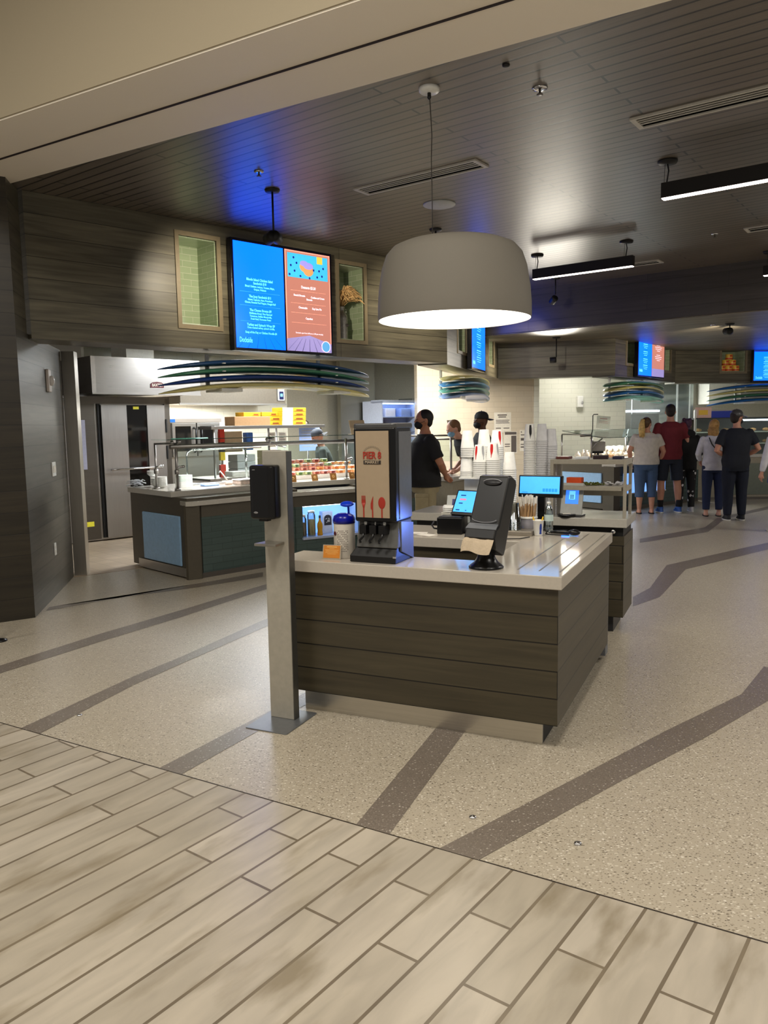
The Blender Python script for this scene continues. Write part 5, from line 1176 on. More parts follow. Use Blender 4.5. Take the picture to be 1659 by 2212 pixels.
notice('notice_sheet', 3.8, 2.6, 1.2, .45, .38, 'large pale notice board right of the kitchen worker', mat('board_pale', (196, 196, 192), .5), 7, mat('print_faint', (160, 162, 165), .6))
g = lthing('fire_extinguisher_box', 'red and yellow safety device hanging below the overshelf corner', 'safety device', 1.98, 2.05, 1.02)
obj('red_case', MB().box(-.04, .04, 0, .05, .38, .58), mat('dev_red', (205, 52, 30), .5), g, bevel=.005)
obj('dark_case', MB().box(-.04, .04, 0, .05, .24, .38), BLACKP, g, bevel=.005)
obj('yellow_case', MB().box(-.04, .04, 0, .05, .12, .24), mat('dev_yellow', (235, 200, 30), .5), g, bevel=.005)
obj('lower_red_case', MB().box(-.045, .045, 0, .05, -.12, .06), mat('dev_red', (205, 52, 30), .5), g, bevel=.005)
tag(obj('blue_bottle_pack', MB().box(0, .12, 0, .1, 0, .26), mat('pack_bluewhite', (60, 110, 190), .4, var=.5, scale=14), None, lc(2.46, 2.15, 1.27), LRZ, bevel=.01), 'blue and white bottle pack under the overshelf', 'pack')
for k in range(3): tag(obj('beige_carton', MB().box(0, .28, 0, .25, 0, .115), mat('carton_beige', (196, 180, 142), .7), None, lc(2.78, 2.1, .902 + k * .118), LRZ, bevel=.004), 'beige carton in the pile of three left of the kitchen worker', 'carton', 'beige cartons by the worker')
for k in range(3): tag(obj('grey_tub', MB().box(0, .32, 0, .25, 0, .1), mat('tub_grey', (176, 178, 178), .4), None, lc(2.22, 2.05, .902 + k * .103), LRZ, bevel=.008), 'pale grey tub in the pile behind the guard frame', 'tub', 'grey tubs behind the guard')
tag(obj('covered_dish', MB().lathe([(.16, 0), (.15, .02), (.1, .055), (0, .075)], 26), STEEL, None, lc(2.72, 1.62, 1.33), LRZ), 'domed steel dish cover left of the kitchen worker', 'dish cover') if False else None
# right part of the left kitchen
t = lthing('steel_column', 'wide stainless wall panel right of the hood in the left kitchen', 'panel', 6.2, 4.3, 0)
obj('panel', MB().box(0, .95, 0, .1, 0, 2.9), brushed('panel_steel', (150, 148, 138), .45, 0), t)
t = lthing('display_fridge', 'bluish lit open fridge showing above the cutlery dispenser', 'fridge', 6.75, 3.7, 0)
obj('case', MB().box(0, 1.05, .3, .55, .2, 2.08).box(0, .04, 0, .3, .2, 2.08).box(1.01, 1.05, 0, .3, .2, 2.08).box(0, 1.05, 0, .3, 2.04, 2.1).box(0, 1.05, 0, .3, .2, .3), mat('fridge_white', (190, 200, 222), .4), t)
for z in (.7, 1.1, 1.45, 1.75): obj('shelf', MB().box(.04, 1.01, .04, .3, z, z + .015), mat('fridge_shelf', (170, 190, 225), .3), t)
obj('fridge_lamp', MB().box(.08, .97, .03, .06, 2.02, 2.035), mat('fridge_lamp', (180, 205, 255), .4, emit=14., ecol=(170, 200, 255)), t)
for k, (x, z, c_, lb) in enumerate(((.2, 1.465, (180, 80, 60), 'red and white pack on the upper fridge shelf'), (.6, 1.465, (120, 150, 215), 'pale blue pack on the upper fridge shelf'), (.2, 1.765, (220, 220, 225), 'white pack on the top fridge shelf'), (.65, 1.765, (150, 170, 210), 'lilac pack on the top fridge shelf'))):
    tag(obj('fridge_pack', MB().box(0, .28, 0, .16, 0, .17), mat('fpack%d' % k, c_, .5), None, lc(6.75 + x, 3.78, z), LRZ, bevel=.006), lb, 'pack')
t = lthing('steel_cabinet', 'grey steel wall cabinet with a small white sticker beside the beige wall', 'cabinet', 7.85, 3.9, 0)
obj('body', MB().box(0, .6, 0, .4, 0, 2.15), mat('cab_grey', (128, 128, 120), .45), t)
obj('sticker', MB().box(.05, .33, -.004, 0, 1.72, 1.9), PAPER, t)
obj('sticker_mark', MB().ball((.14, -.006, 1.81), (.03, .001, .04), 10, 6).box(.26, .28, -.006, -.004, 1.76, 1.86), INK, t)
tag(obj('ceiling_duct', MB().box(0, .45, 0, .5, 0, .28), mat('duct_white', (240, 238, 226), .4), None, lc(1.35, 3.6, 2.63), LRZ), 'bright white duct box standing on top of the oven hood', 'duct')

# wall devices
wb = math.atan2(8.556 - 6.666, -3.452 + 3.048)
def wbp(x, z, y=-.0): return (-3.048 + x * math.cos(wb) - y * math.sin(wb), 6.666 + x * math.sin(wb) + y * math.cos(wb), z)
g = thing('fire_alarm', 'white fire alarm strobe high on the boarded left wall', 'fire alarm', wbp(1.15, 2.10), wb)
obj('plate', MB().box(-.06, .06, -.03, 0, -.11, .11), mat('alarm_white', (190, 180, 172), .4), g, bevel=.008)
obj('strobe', MB().ball((.01, -.04, 0), (.035, .03, .05), 14, 8), mat('strobe_clear', (205, 200, 195), .15), g)
g = thing('light_switch', 'white double switch plate on the boarded left wall', 'switch', wbp(1.17, 1.23), wb)
obj('plate', MB().box(-.08, .08, -.012, 0, -.07, .07), WHITEP, g, bevel=.003)
obj('rocker', MB().box(-.05, -.015, -.018, -.012, -.035, .035), PAPER, g); obj('rocker', MB().box(.015, .05, -.018, -.012, -.035, .035), PAPER, g)
g = thing('wall_outlet', 'white socket plate low on the boarded left wall', 'socket', wbp(1.0, .45), wb)
obj('plate', MB().box(-.035, .035, -.01, 0, -.06, .06), WHITEP, g, bevel=.003)
obj('socket', MB().box(-.016, .016, -.013, -.01, .008, .035).box(-.016, .016, -.013, -.01, -.035, -.008), PAPER, g)
g = thing('barrier_post', 'thin grey barrier post with a black foot at the left edge', 'post', (-2.99, 5.918, 0), 0)
obj('foot', MB().lathe([(0, 0), (.05, 0), (.05, .012), (.02, .02)], 20), BLACKP, g)
obj('pole', MB().tube([(-.02, 0, .0), (-.02, 0, .62)], .018, 12), mat('pole_bluegrey', (120, 130, 150), .4), g)
# milk can with dried grass in the niche
p = fw_pt(P[0], RZ1, 3.74, .16)
t = thing('milk_can', 'galvanised milk can standing in the right niche of the left fascia', 'can', (p[0], p[1], 2.653), RZ1)
gal = mat('galvanised', (150, 148, 142), .35, .8, var=.25, scale=40)
obj('body', MB().lathe([(0, 0), (.085, 0), (.088, .01), (.085, .03), (.085, .26), (.08, .29), (.05, .335), (.045, .37), (.055, .385), (.055, .40), (.045, .40), (.04, .36)], 28), gal, t)
for s_ in (-1, 1): obj('handle', MB().tube([(s_ * .06, 0, .30), (s_ * .09, 0, .33), (s_ * .085, 0, .375), (s_ * .055, 0, .37)], .006, 8), gal, t)
obj('badge', MB().ball((.03, -.082, .17), (.03, .006, .02), 14, 8), DARKST, t)
q = MB()
for k in range(190):
    a = random.uniform(0, 2 * PI); sp2 = random.uniform(.1, .95); L_ = random.uniform(.2, .34)
    dx, dy = math.cos(a) * sp2 * .20 + .04, math.sin(a) * sp2 * .09 - .10
    z0 = .37; zt = .44 + L_ * .62 * math.sqrt(max(0., 1 - sp2 * sp2))
    mid = (dx * .4, dy * .4, z0 + (zt - z0) * .7); end = (dx, dy, zt - .02 * sp2); e2 = (dx * 1.2 + .02, dy * 1.15, zt - .07 * sp2)
    q.tube([(0, 0, z0), mid, end, e2], [.0012, .004, .008, .0015], 5)
tag(obj('dried_grass', q, mat('pampas_gold', (228, 188, 128), .8, var=.25), None, (p[0], p[1], 2.653), RZ1), 'bunch of golden dried grass spilling from the milk can', 'dried grass')

# ================================================================ FAR COUNTERS AND RIGHT KITCHEN
def fcounter(name_label, o, rz, l, depth, guard_label, niche=True):
    t = thing('serving_counter', name_label, 'counter', (o[0], o[1], 0), rz)
    obj('worktop', MB().box(0, l, 0, depth, .87, .93), QUARTZG, t, bevel=.004)
    obj('tray_shelf', MB().box(-.02, l, -.3, 0, .79, .84), QUARTZG, t, bevel=.004)
    obj('cabinet', MB().box(0, l, -.04, depth - .02, 0.02, .87), CABW, t)
    obj('corner_post', MB().box(-.02, .16, -.27, -.04, 0, .8), CABW, t)
    obj('tile_front', MB().box(.16, l, -.27, -.22, .06, .62), TEALTILE, t)
    obj('kick_plate', MB().box(.16, l, -.275, -.04, 0, .06), DARKST, t)
    obj('blue_panel', MB().box(-.03, 0, .0, depth - .1, .13, .67), BLUEP, t, bevel=.006)
    return t
o2 = (3.949, 14.093); r2 = R(36)
t = fcounter('far serving counter seen through the grey rack, with a blue end panel', o2, r2, 2.6, 1.2, '')
obj('lit_niche', MB().box(.24, 1.5, -.278, -.27, .3, .66), NG, t)
obj('niche_shelf', MB().box(.22, 1.5, -.30, -.27, .28, .3), WHITEP, t)
def fp(o, rz, x, y, z): c, s = math.cos(rz), math.sin(rz); return (o[0] + x * c - y * s, o[1] + x * s + y * c, z)
t = thing('sneeze_guard', 'far sneeze guard with tilted green glass over the bagged bread', 'sneeze guard', (*o2, 0), r2)
for x in (-.0, 1.0): obj('post', MB().tube([(x, .25, .93), (x, .25, 1.36)], .018, 10), STEEL2, t)
obj('post', MB().tube([(-.0, .95, .93), (-.0, .95, 1.36)], .016, 10), STEEL2, t)
obj('side_rail', MB().tube([(0, .25, 1.36), (0, .95, 1.37)], .014, 8), STEEL2, t)
obj('lamp_tube', MB().tube([(0, .5, 1.34), (1.2, .5, 1.34)], .02, 10), DARKST, t)
obj('glass_top', MB().add([(-.05, .9, 1.43), (2.3, .9, 1.43), (2.3, .0, 1.30), (.0, .0, 1.30), (-.05, .9, 1.436), (2.3, .9, 1.436), (2.3, .0, 1.306), (.0, .0, 1.306)], [(3, 2, 1, 0), (4, 5, 6, 7), (0, 1, 5, 4), (1, 2, 6, 5), (2, 3, 7, 6), (3, 0, 4, 7)]), glass('green_glass', (190, 222, 208), .5), t)
obj('glass_edge', MB().tube([(0, 0, 1.303), (2.3, 0, 1.303)], .006, 6).tube([(-.05, .9, 1.433), (2.3, .9, 1.433)], .006, 6).tube([(0, 0, 1.303), (-.05, .9, 1.433)], .006, 6), mat('glass_edge_dark', (30, 62, 54), .2), t)
obj('bracket', MB().tube([(0, .25, 1.1), (.06, .2, 1.2), (.14, .12, 1.29)], .013, 8).tube([(.06, .2, 1.2), (.02, .3, 1.3)], .01, 8), STEEL2, t)
bagm = mat('bag_clear', (232, 220, 200), .2, var=.15, scale=25); bag2 = mat('bag_tan', (205, 160, 120), .4, var=.2, scale=25)
for k in range(22):
    x = .1 + (k % 8) * .15; y = .25 + (k // 8) * .2; z = .932
    p = fp(o2, r2, x, y, z); m = bag2 if k in (3, 9, 15, 18) else bagm
    h = .075 + .02 * (k % 3)
    o = obj('bagged_bread', MB().rings([(0, 0, 0, .055, .045), (0, 0, h * .4, .068, .055), (0, 0, h * .8, .05, .04), (0, 0, h, .018, .014), (0, 0, h * 1.25, .035, .02)], 12), m, None, p, R(k * 47))
    tag(o, 'clear-bagged bread on the far counter under the green glass' if m is bagm else 'tan bread bag on the far counter under the green glass', 'bread', 'bagged bread on the far counter' if m is bagm else 'tan bread bags on the far counter')
for k in range(10):
    x = .45 + (k % 5) * .17; y = .3 + (k // 5) * .2; p = fp(o2, r2, x, y, 1.02)
    o = obj('bagged_bread', MB().rings([(0, 0, 0, .05, .045), (0, 0, .05, .06, .05), (0, 0, .085, .03, .03), (0, 0, .11, .02, .03)], 12), bagm, None, p, R(k * 67))
    tag(o, 'clear-bagged bread lying on the upper layer of the far counter', 'bread', 'upper bagged bread on the far counter')
t = thing('counter_display', 'grey back of a small screen on a black stand on the far counter', 'screen', fp(o2, r2, .12, .2, .931), R(-8))
obj('housing', MB().box(-.13, .13, -.01, .02, .13, .31), mat('display_back', (150, 146, 138), .5), t, bevel=.003)
obj('stand', MB().box(-.1, .1, -.015, .03, .09, .13).box(-.02, .02, 0, .02, 0, .1).box(-.06, .06, -.04, .05, 0, .01), BLACKP, t)
t = thing('menu_card_holder', 'cream menu card on a black wire holder left of the ponytailed woman', 'sign', fp(o2, r2, 1.05, .85, 1.436), R(-5))
h = obj('card', MB().box(-.12, .14, -.003, .003, 0.02, .27), PAPER, t, rot=(R(-8), R(6), 0))
obj('printed_lines', MB().box(-.06, .08, -.0045, -.003, .21, .225).box(-.08, .1, -.0045, -.003, .13, .136).box(-.08, .09, -.0045, -.003, .16, .166), mat('print_rose', (200, 150, 140), .6), h)
obj('wire_holder', MB().tube([(-.18, 0, 0), (-.18, 0, .28), (-.16, 0, .30), (-.08, 0, .30)], .009, 8), BLACKM, t)
# bakery counter at the right
o3 = (6.242, 15.593); r3 = R(-2.65)
t = thing('serving_counter', 'grey-fronted bakery counter at the far right behind the customers', 'counter', (*o3, 0), r3)
obj('worktop', MB().box(0, 4, -.02, .8, .84, .9), QUARTZG, t, bevel=.003)
obj('cabinet', MB().box(0, 4, 0, .78, .05, .84), mat('counter_greybrown', (150, 142, 124), .5), t)
obj('front_panel', MB().box(.55, 4, -.02, 0, .1, .72), mat('panel_greygreen', (112, 118, 104), .35), t)
obj('end_panel', MB().box(-.03, 0, 0, .78, .05, .84), BLUEP, t)
obj('kick_plate', MB().box(.02, 4, .02, .06, 0, .05), DARKST, t)
t = thing('bread_case', 'dark glass bread case with lit shelves on the bakery counter', 'display case', (*o3, .9), r3)
obj('back', MB().box(0, 3.6, .55, .6, 0, .72), mat('case_dark', (62, 56, 46), .5), t)
obj('top', MB().box(0, 3.6, .1, .6, .70, .73), BLACKM, t)
for z in (.20, .43): obj('shelf', MB().box(.0, 3.6, .12, .55, z, z + .02), WHITEP, t)
obj('lamp', MB().box(.8, 2.6, .1, .13, .66, .69), mat('case_lamp', (235, 240, 255), .4, emit=7., ecol=(225, 235, 255)), t)
obj('post', MB().box(-.02, .02, .1, .14, 0, .9), STEEL2, t); obj('post', MB().box(1.45, 1.49, .1, .14, 0, .75), STEEL2, t)
obj('glass_front', MB().box(0, 3.6, .08, .086, 0, .72), GLASS, t)
for k in range(12):
    z = .90 + (.45 if k % 2 else .22); x = .12 + (k // 2) * .27
    p = fp(o3, r3, x, .3, z + .001)
    tag(obj('pastry', MB().ball((0, 0, .035), (.09, .06, .035), 14, 8), mat('pastry_gold', (214, 160, 100), .6, var=.3, scale=20), None, p, R(k * 31 % 40)), 'golden pastry on the %s shelf of the bread case' % ('upper' if k % 2 else 'lower'), 'pastry', 'pastries on the %s shelf' % ('upper' if k % 2 else 'lower'))
t = thing('menu_card_holder', 'pink framed menu card with a yellow patch on the bread case', 'sign', fp(o3, r3, .16, .15, 1.63), r3)
h = obj('card', MB().box(-.16, .16, -.004, .004, 0, .21), mat('card_pink', (205, 170, 160), .5), t, bevel=.003)
obj('card_patch', MB().box(-.09, .09, -.006, -.004, .06, .155), mat('patch_yellow', (214, 176, 60), .5), h)
t = thing('till_printer', 'grey machine with a dark blue panel behind the bakery counter', 'machine', fp(o3, r3, .75, 1.0, 0), r3)
obj('case', MB().box(-.32, .45, 0, .5, .9, 1.80), mat('machine_grey', (176, 172, 164), .4), t, bevel=.01)
obj('display', MB().box(-.27, .4, -.006, 0, 1.60, 1.77), mat('machine_navy', (16, 30, 90), .3, emit=.3, ecol=(20, 40, 130)), t)
obj('stand', MB().box(-.3, .43, .02, .48, 0, .9), DARKST, t)
# kitchen behind
kb = fp(o3, r3, 0, 3.4, 0)
struct('wall_back', MB().box(-1.2, 7, 0, .1, 0, 2.92), mat('kitchen_pale_wall', (205, 203, 190), .5), loc=(kb[0], kb[1], 0), rz=r3)
t = thing('steel_wall_panel', 'tall reflective steel wall panelling left of the bakery', 'panel', (*fp(o3, r3, -1.0, 3.2, 0),), r3)
obj('panel', MB().box(.15, 2.0, 0, .08, 0, 2.9), brushed('steel_mirror', (168, 176, 172), .22, 0), t)
obj('panel_seam', MB().box(.55, .57, -.01, 0, .9, 2.9).box(1.6, 1.64, -.015, 0, 0, 2.9).box(1.9, 1.93, -.015, 0, 0, 2.9), mat('seam_light', (196, 200, 196), .35, .6), t)
obj('dark_recess', MB().box(.55, 1.2, -.012, -.002, .9, 1.75), mat('recess_grey', (82, 84, 80), .4, .5), t)
obj('lamp_strip', MB().box(.17, 1.2, -.06, -.02, 1.80, 1.84), mat('case_lamp', (235, 240, 255), .4, emit=7., ecol=(225, 235, 255)), t)
t = thing('wall_cabinet', 'white panelled duct box above the bakery machines', 'cabinet', (*fp(o3, r3, 1.15, 2.6, 1.95),), r3)
obj('box', MB().box(0, 3, 0, .8, 0, .95), mat('cabinet_cream', (214, 210, 196), .5), t)
obj('lower_steel', MB().box(.7, 1.9, -.03, .0, .1, .42), mat('dull_steel', (190, 188, 182), .35, .5), t)
t = thing('door_frame_panel', 'white door leaf right of the bright tiled wall', 'door panel', (*fp(o3, r3, -1.5, 2.2, 0),), r3)
obj('leaf', MB().box(0, .38, 0, .06, 0, 2.35), mat('door_white', (200, 205, 198), .45), t)
obj('frame', MB().box(.38, .52, -.02, .08, 0, 2.9), mat('frame_white', (216, 218, 210), .45), t)
# dispensers / posters on the walls
tw = R(10.5); TWO = (2.7, 16.55)
t = thing('soap_dispenser', 'white soap dispenser on the bright tiled wall', 'soap dispenser', fp(TWO, tw, 1.52, -.0, 1.90), tw)
obj('case', MB().box(-.07, .06, -.1, 0, 0, .24), WHITEP, t, bevel=.015); obj('window', MB().ball((.03, -.1, .1), (.03, .012, .04), 12, 8), mat('disp_grey', (170, 170, 168), .3), t)
bwr = R(12.26); BWO = (.65, 14.6)
def poster(x0, x1, z0, z1, label, rows, tint=(226, 220, 206)):
    g = tag(obj('wall_poster', MB().box(x0, x1, -.004, 0, z0, z1), mat('poster%d' % len(rows), tint, .6), None, (BWO[0], BWO[1], 0), bwr), label, 'poster')
    q = MB(); w = x1 - x0; h = z1 - z0
    for a, b, c_, d in rows: q.box(x0 + a * w, x0 + b * w, -.0055, -.004, z0 + c_ * h, z0 + d * h)
    obj('poster_print', q, mat('poster_print', (92, 84, 80), .6), g); return g
poster(1.50, 1.84, 1.42, 1.80, 'white notice with a bold heading beside the black-capped man', [(.2, .75, .84, .9), (.25, .7, .75, .8), (.1, .9, .6, .63), (.1, .85, .53, .56), (.1, .9, .46, .49), (.1, .4, .2, .24), (.55, .9, .2, .24)])
poster(1.70, 1.96, 1.02, 1.44, 'poster with a dark picture strip behind the printed cups', [(.05, .95, .85, .97), (.55, .95, .05, .8), (.05, .45, .3, .34), (.05, .45, .4, .44)])
poster(2.02, 2.34, 1.06, 1.46, 'pale poster with brown text blocks left of the tall speckled cups', [(.05, .12, .88, .93), (.05, .4, .75, .79), (.05, .5, .5, .62), (.55, .85, .52, .6), (.05, .9, .3, .34), (.05, .7, .16, .22), (.88, .97, .1, .3)])
t = thing('menu_card_holder', 'clear slanted card holder left of the black-capped man', 'sign', (1.02, 11.25, 1.38), R(0))
obj('card', MB().add([(-.04, 0, 0), (.07, 0, 0), (.0, .02, .28), (-.1, .02, .28), (-.04, .004, 0), (.07, .004, 0), (.0, .024, .28), (-.1, .024, .28)], [(3, 2, 1, 0), (4, 5, 6, 7), (0, 1, 5, 4), (1, 2, 6, 5), (2, 3, 7, 6), (3, 0, 4, 7)]), mat('card_grey', (170, 156, 140), .4), t)
# pick-up counter by the man in black, with its own guard
t = thing('pickup_counter', 'white-topped end counter under the leaning worker\'s hands', 'counter', (0, 0, 0))
pc = [(.40, 10.45), (.90, 9.98), (1.18, 10.5), (.62, 10.95)]
obj('worktop', MB().prism(pc, .87, .93), QUARTZG, t, bevel=.004)
obj('cabinet', MB().prism([(.43, 10.47), (.89, 10.04), (1.14, 10.49), (.63, 10.9)], .02, .87), mat('counter_greybrown', (150, 142, 124), .5), t)
t = thing('sneeze_guard', 'dark railed glass guard between the man in black and the worker', 'sneeze guard', (0, 0, 0))
obj('post', MB().tube([(.93, 10.72, .931), (.93, 10.72, 1.42)], .016, 10), STEEL2, t); obj('post', MB().tube([(.66, 10.86, .931), (.66, 10.86, 1.42)], .012, 10), STEEL2, t)
obj('rail', MB().tube([(.2, 11.1, 1.45), (1.15, 10.6, 1.45)], .012, 8).tube([(.6, 10.9, 1.40), (1.2, 10.58, 1.40)], .012, 8), DARKST, t)
obj('glass', MB().add([(.25, 11.07, 1.1), (1.15, 10.6, 1.1), (1.15, 10.6, 1.4), (.25, 11.07, 1.4), (.253, 11.076, 1.1), (1.153, 10.606, 1.1), (1.153, 10.606, 1.4), (.253, 11.076, 1.4)], [(3, 2, 1, 0), (4, 5, 6, 7), (0, 1, 5, 4), (1, 2, 6, 5), (2, 3, 7, 6), (3, 0, 4, 7)]), GLASS, t)
for k, (x, y) in enumerate(((.83, 10.62), (.74, 10.74), (.62, 10.72))):
    tag(obj('pastry', MB().ball((0, 0, .03), (.05, .04, .03), 12, 8), mat('pastry_gold', (214, 160, 100), .6, var=.3, scale=20), None, (x, y, .931)), 'golden pastry on the end counter behind the man in black', 'pastry', 'pastries on the end counter')
# cans and cartons in the far niches
cw = fw_pt(P[4], RZ5, 0, 0)
cm1 = mat('can_gold', (244, 200, 84), .3, var=.06); cm2 = mat('can_red', (214, 80, 40), .35)
cmesh = MB().lathe([(0, 0), (.072, 0), (.074, .003), (.074, .115), (.072, .118), (0, .118)], 22).mesh('tomato_can'); clean(cmesh); cmesh.materials.append(cm1)
cb1 = MB().lathe([(.0748, .008), (.0748, .04)], 22, cap=False).box(-.03, .03, -.0755, -.073, .06, .10).mesh('can_label'); cb1.materials.append(cm2)
for k, (x, lv) in enumerate(((1.14, 0), (1.30, 0), (1.46, 0), (1.22, 1), (1.38, 1), (1.30, 2))):
    p = fw_pt(P[4], RZ5, x + .0, .12); o = bpy.data.objects.new('tomato_can', cmesh); put(o, None, (p[0], p[1], 2.613 + lv * .1185), RZ5)
    tag(o, ['gold and red can in the bottom row, left end of the pyramid', 'gold and red can in the bottom row, middle of the pyramid', 'gold and red can in the bottom row, right end of the pyramid', 'gold and red can in the second row, left', 'gold and red can in the second row, right', 'gold and red can crowning the pyramid'][k], 'can', 'pyramid of cans in the far niche')
    q = bpy.data.objects.new('can_label', cb1); put(q, o)
for k, (x, h, c_, lb) in enumerate(((.66, .42, (236, 220, 140), 'tall cream carton at the left of the niche above the rack'), (.80, .34, (230, 226, 190), 'pale cream carton with a dark mark in the niche above the rack'))):
    p = fw_pt(P[3], RZ4, x, .12); g = thing('niche_carton', lb, 'carton', (p[0], p[1], 2.653), RZ4)
    obj('carton', MB().box(-.06, .06, 0, .1, 0, h), mat('nc%d' % k, c_, .5), g, bevel=.004)
    obj('carton_mark', MB().ball((0, -.002, h * .8), (.04, .002, .035), 12, 6).box(-.02, .02, -.002, 0, h * .1, h * .4), mat('nc_mark', (120, 40, 30), .5), g)
p = fw_pt(P[3], RZ4, 2.85, .12); g = thing('niche_carton', 'white box with a black mark in the dark niche beside the brown screen', 'carton', (p[0], p[1], 2.613), RZ4)
obj('carton', MB().box(-.1, .08, 0, .1, 0, .34), PAPER, g, bevel=.004); obj('carton_mark', MB().ball((.0, -.002, .2), (.03, .002, .07), 12, 6), INK, g)
p = fw_pt(P[1], RZ2, 3.17, .1); g = thing('niche_carton', 'white patterned carton in the narrow niche right of the blue screen', 'carton', (p[0], p[1], 2.633), RZ2)
obj('carton', MB().box(-.09, .09, 0, .1, 0, .42), PAPER, g, bevel=.004); obj('carton_mark', MB().box(-.06, .05, -.002, 0, .12, .3).box(-.05, .04, -.002, 0, .34, .38), mat('nc_blue', (70, 90, 140), .5), g)

# ================================================================ PEOPLE
def skin(n, rgb): return mat('skin_' + n, rgb, .5, var=.05, scale=12)
def hand(mb, w, d, nrm, s, curl=.5, side=1):
    """palm, four unequal bent fingers and a thumb; d along the hand, nrm out of the palm"""
    w = Vector(w); d = Vector(d).normalized(); n = Vector(nrm); n = (n - n.dot(d) * d).normalized(); a = d.cross(n) * side
    pc = w + d * .045 * s
    mb.tube([w - d * .01 * s, w + d * .02 * s, w + d * .06 * s, w + d * .088 * s], [.024 * s, .03 * s, .038 * s, .034 * s], 10, flat=None)
    for i, l in enumerate((.068, .078, .073, .056)):
        b = w + d * .082 * s + a * (.030 - .020 * i) * s
        p1 = b + (d * math.cos(curl * .5) + n * math.sin(curl * .5)) * l * .45 * s
        p2 = p1 + (d * math.cos(curl * 1.2) + n * math.sin(curl * 1.2)) * l * .32 * s
        p3 = p2 + (d * math.cos(curl * 1.9) + n * math.sin(curl * 1.9)) * l * .25 * s
        mb.tube([b - d * .01 * s, p1, p2, p3], [.0095 * s, .009 * s, .0085 * s, .007 * s], 8)
    b = w + d * .03 * s + a * .028 * s
    p1 = b + (a * .7 + d * .7 + n * .3).normalized() * .035 * s; p2 = p1 + (a * .2 + d * .9 + n * .4).normalized() * .03 * s
    mb.tube([b - a * .012 * s, p1, p2], [.012 * s, .011 * s, .008 * s], 8)
def person(label, loc, rz, H, skinm, b=1., bd=1., lean=0., head_yaw=0., head_pitch=0., armL=None, armR=None, legs=None, shirt=None, pants=None, shoes=None, sleeve=.5, hem=.86,
           hair=None, haircol=None, mask=None, cap=None, voxel=.009, belly=0., pants_to=.10, socks=None, apron=None, handcurl=.6, group=None):
    s = H / 1.75; t = thing('person', label, 'person', loc, R(rz), group)
    def T(p): return Vector((p[0] * s, (p[1] + lean * max(0, p[2] - .95)) * s, p[2] * s))
    trs = [(.80, .13, .10), (.88, .165, .12), (.96, .178, .128), (1.06, .16, .115), (1.18, .165, .118), (1.30, .182, .122), (1.38, .182, .108), (1.44, .14, .085), (1.475, .075, .068), (1.51, .056, .06)]
    def torso(mb, grow, z0, z1=1.49, bell=0.):
        rg = []
        for z, rx, ry in trs:
            if z < z0 or z > z1: continue
            k = b if z < 1.4 else 1 + (b - 1) * .35
            bl = belly * math.exp(-((z - 1.05) / .16) ** 2)
            c = T((0, bl * .55, z)); rg.append((c.x, c.y, c.z, (rx * k + grow) * s, (ry * bd * (1 if z > 1.4 else k) + grow + bl * .45) * s))
        if bell:
            z, (rx, ry) = z0, (trs[1][1], trs[1][2]); bl = belly * math.exp(-((z - 1.05) / .16) ** 2); c = T((0, bl * .55, z))
            rg.insert(0, (c.x, c.y, c.z, (rx * b + grow + bell) * s, (ry * bd * b + grow + bell + bl * .45) * s))
        mb.rings(rg, 28)
    legs = legs or [((-.095, 0, .90), (-.105, .01, .49), (-.11, -.01, .09)), ((.095, 0, .90), (.105, .01, .49), (.11, -.01, .09))]
    arms = [armL or ((-.19, 0, 1.40), (-.25, -.01, 1.13), (-.26, .06, .90)), armR or ((.19, 0, 1.40), (.25, -.01, 1.13), (.26, .06, .90))]
    def P3(l, k): return T(l[k])
    kb = 1 + (b - 1) * .6
    mb = MB(); torso(mb, -.006, .80, 1.6)
    for l in legs:
        h_, k_, a_ = [T(p) for p in l]
        mb.tube([h_ + Vector((0, 0, .03 * s)), h_.lerp(k_, .4), k_, k_.lerp(a_, .3) + Vector((0, -.012 * s, 0)), k_.lerp(a_, .75), a_, a_ - Vector((0, 0, .05 * s))], [.088 * s * kb, .082 * s * kb, .057 * s * kb, .058 * s * kb, .042 * s * kb, .036 * s, .036 * s], 14)
        mb.rings([(a_.x, a_.y + .03 * s, .012 * s, .04 * s, .1 * s), (a_.x, a_.y + .03 * s, .035 * s, .042 * s, .105 * s), (a_.x, a_.y + .01 * s, .07 * s, .036 * s, .065 * s)], 14)
    for i, l in enumerate(arms):
        sh, el, wr = [T(p) for p in l[:3]]
        mb.ball(sh, .058 * s * (1 + (b - 1) * .4), 12, 8)
        mb.tube([sh, sh.lerp(el, .5), el, el.lerp(wr, .35), wr], [.05 * s * kb, .047 * s * kb, .038 * s * kb, .038 * s * kb, .026 * s], 12)
        d = (wr - el).normalized(); n = Vector(l[3]) if len(l) > 3 else Vector((1 if i == 0 else -1, 0, 0))
        hand(mb, wr, l[4] if len(l) > 4 else d, n, s, handcurl, 1 if i == 0 else -1)
    # head
    Mh = Matrix.Translation(T((0, .015, 1.53))) @ Matrix.Rotation(R(head_yaw), 4, 'Z') @ Matrix.Rotation(R(head_pitch), 4, 'X') @ Matrix.Scale(s, 4)
    def hd(q, pts_from=0):
        q.v = [tuple(Mh @ Vector(v)) for v in q.v]; return q
    h = MB().ball((0, 0, .115), (.076, .096, .108), 22, 14).ball((0, .022, .055), (.056, .066, .062), 16, 10)
    h.ball((0, .098, .085), (.014, .02, .018), 10, 8).tube([(0, .088, .125), (0, .1, .092)], [.008, .012], 8).ball((0, .088, .045), (.024, .012, .009), 10, 6).ball((0, .078, .012), (.022, .018, .014), 10, 6)
    for sx in (-1, 1): h.ball((sx * .077, -.008, .095), (.011, .02, .032), 10, 8).ball((sx * .03, .085, .128), (.022, .012, .008), 10, 6)
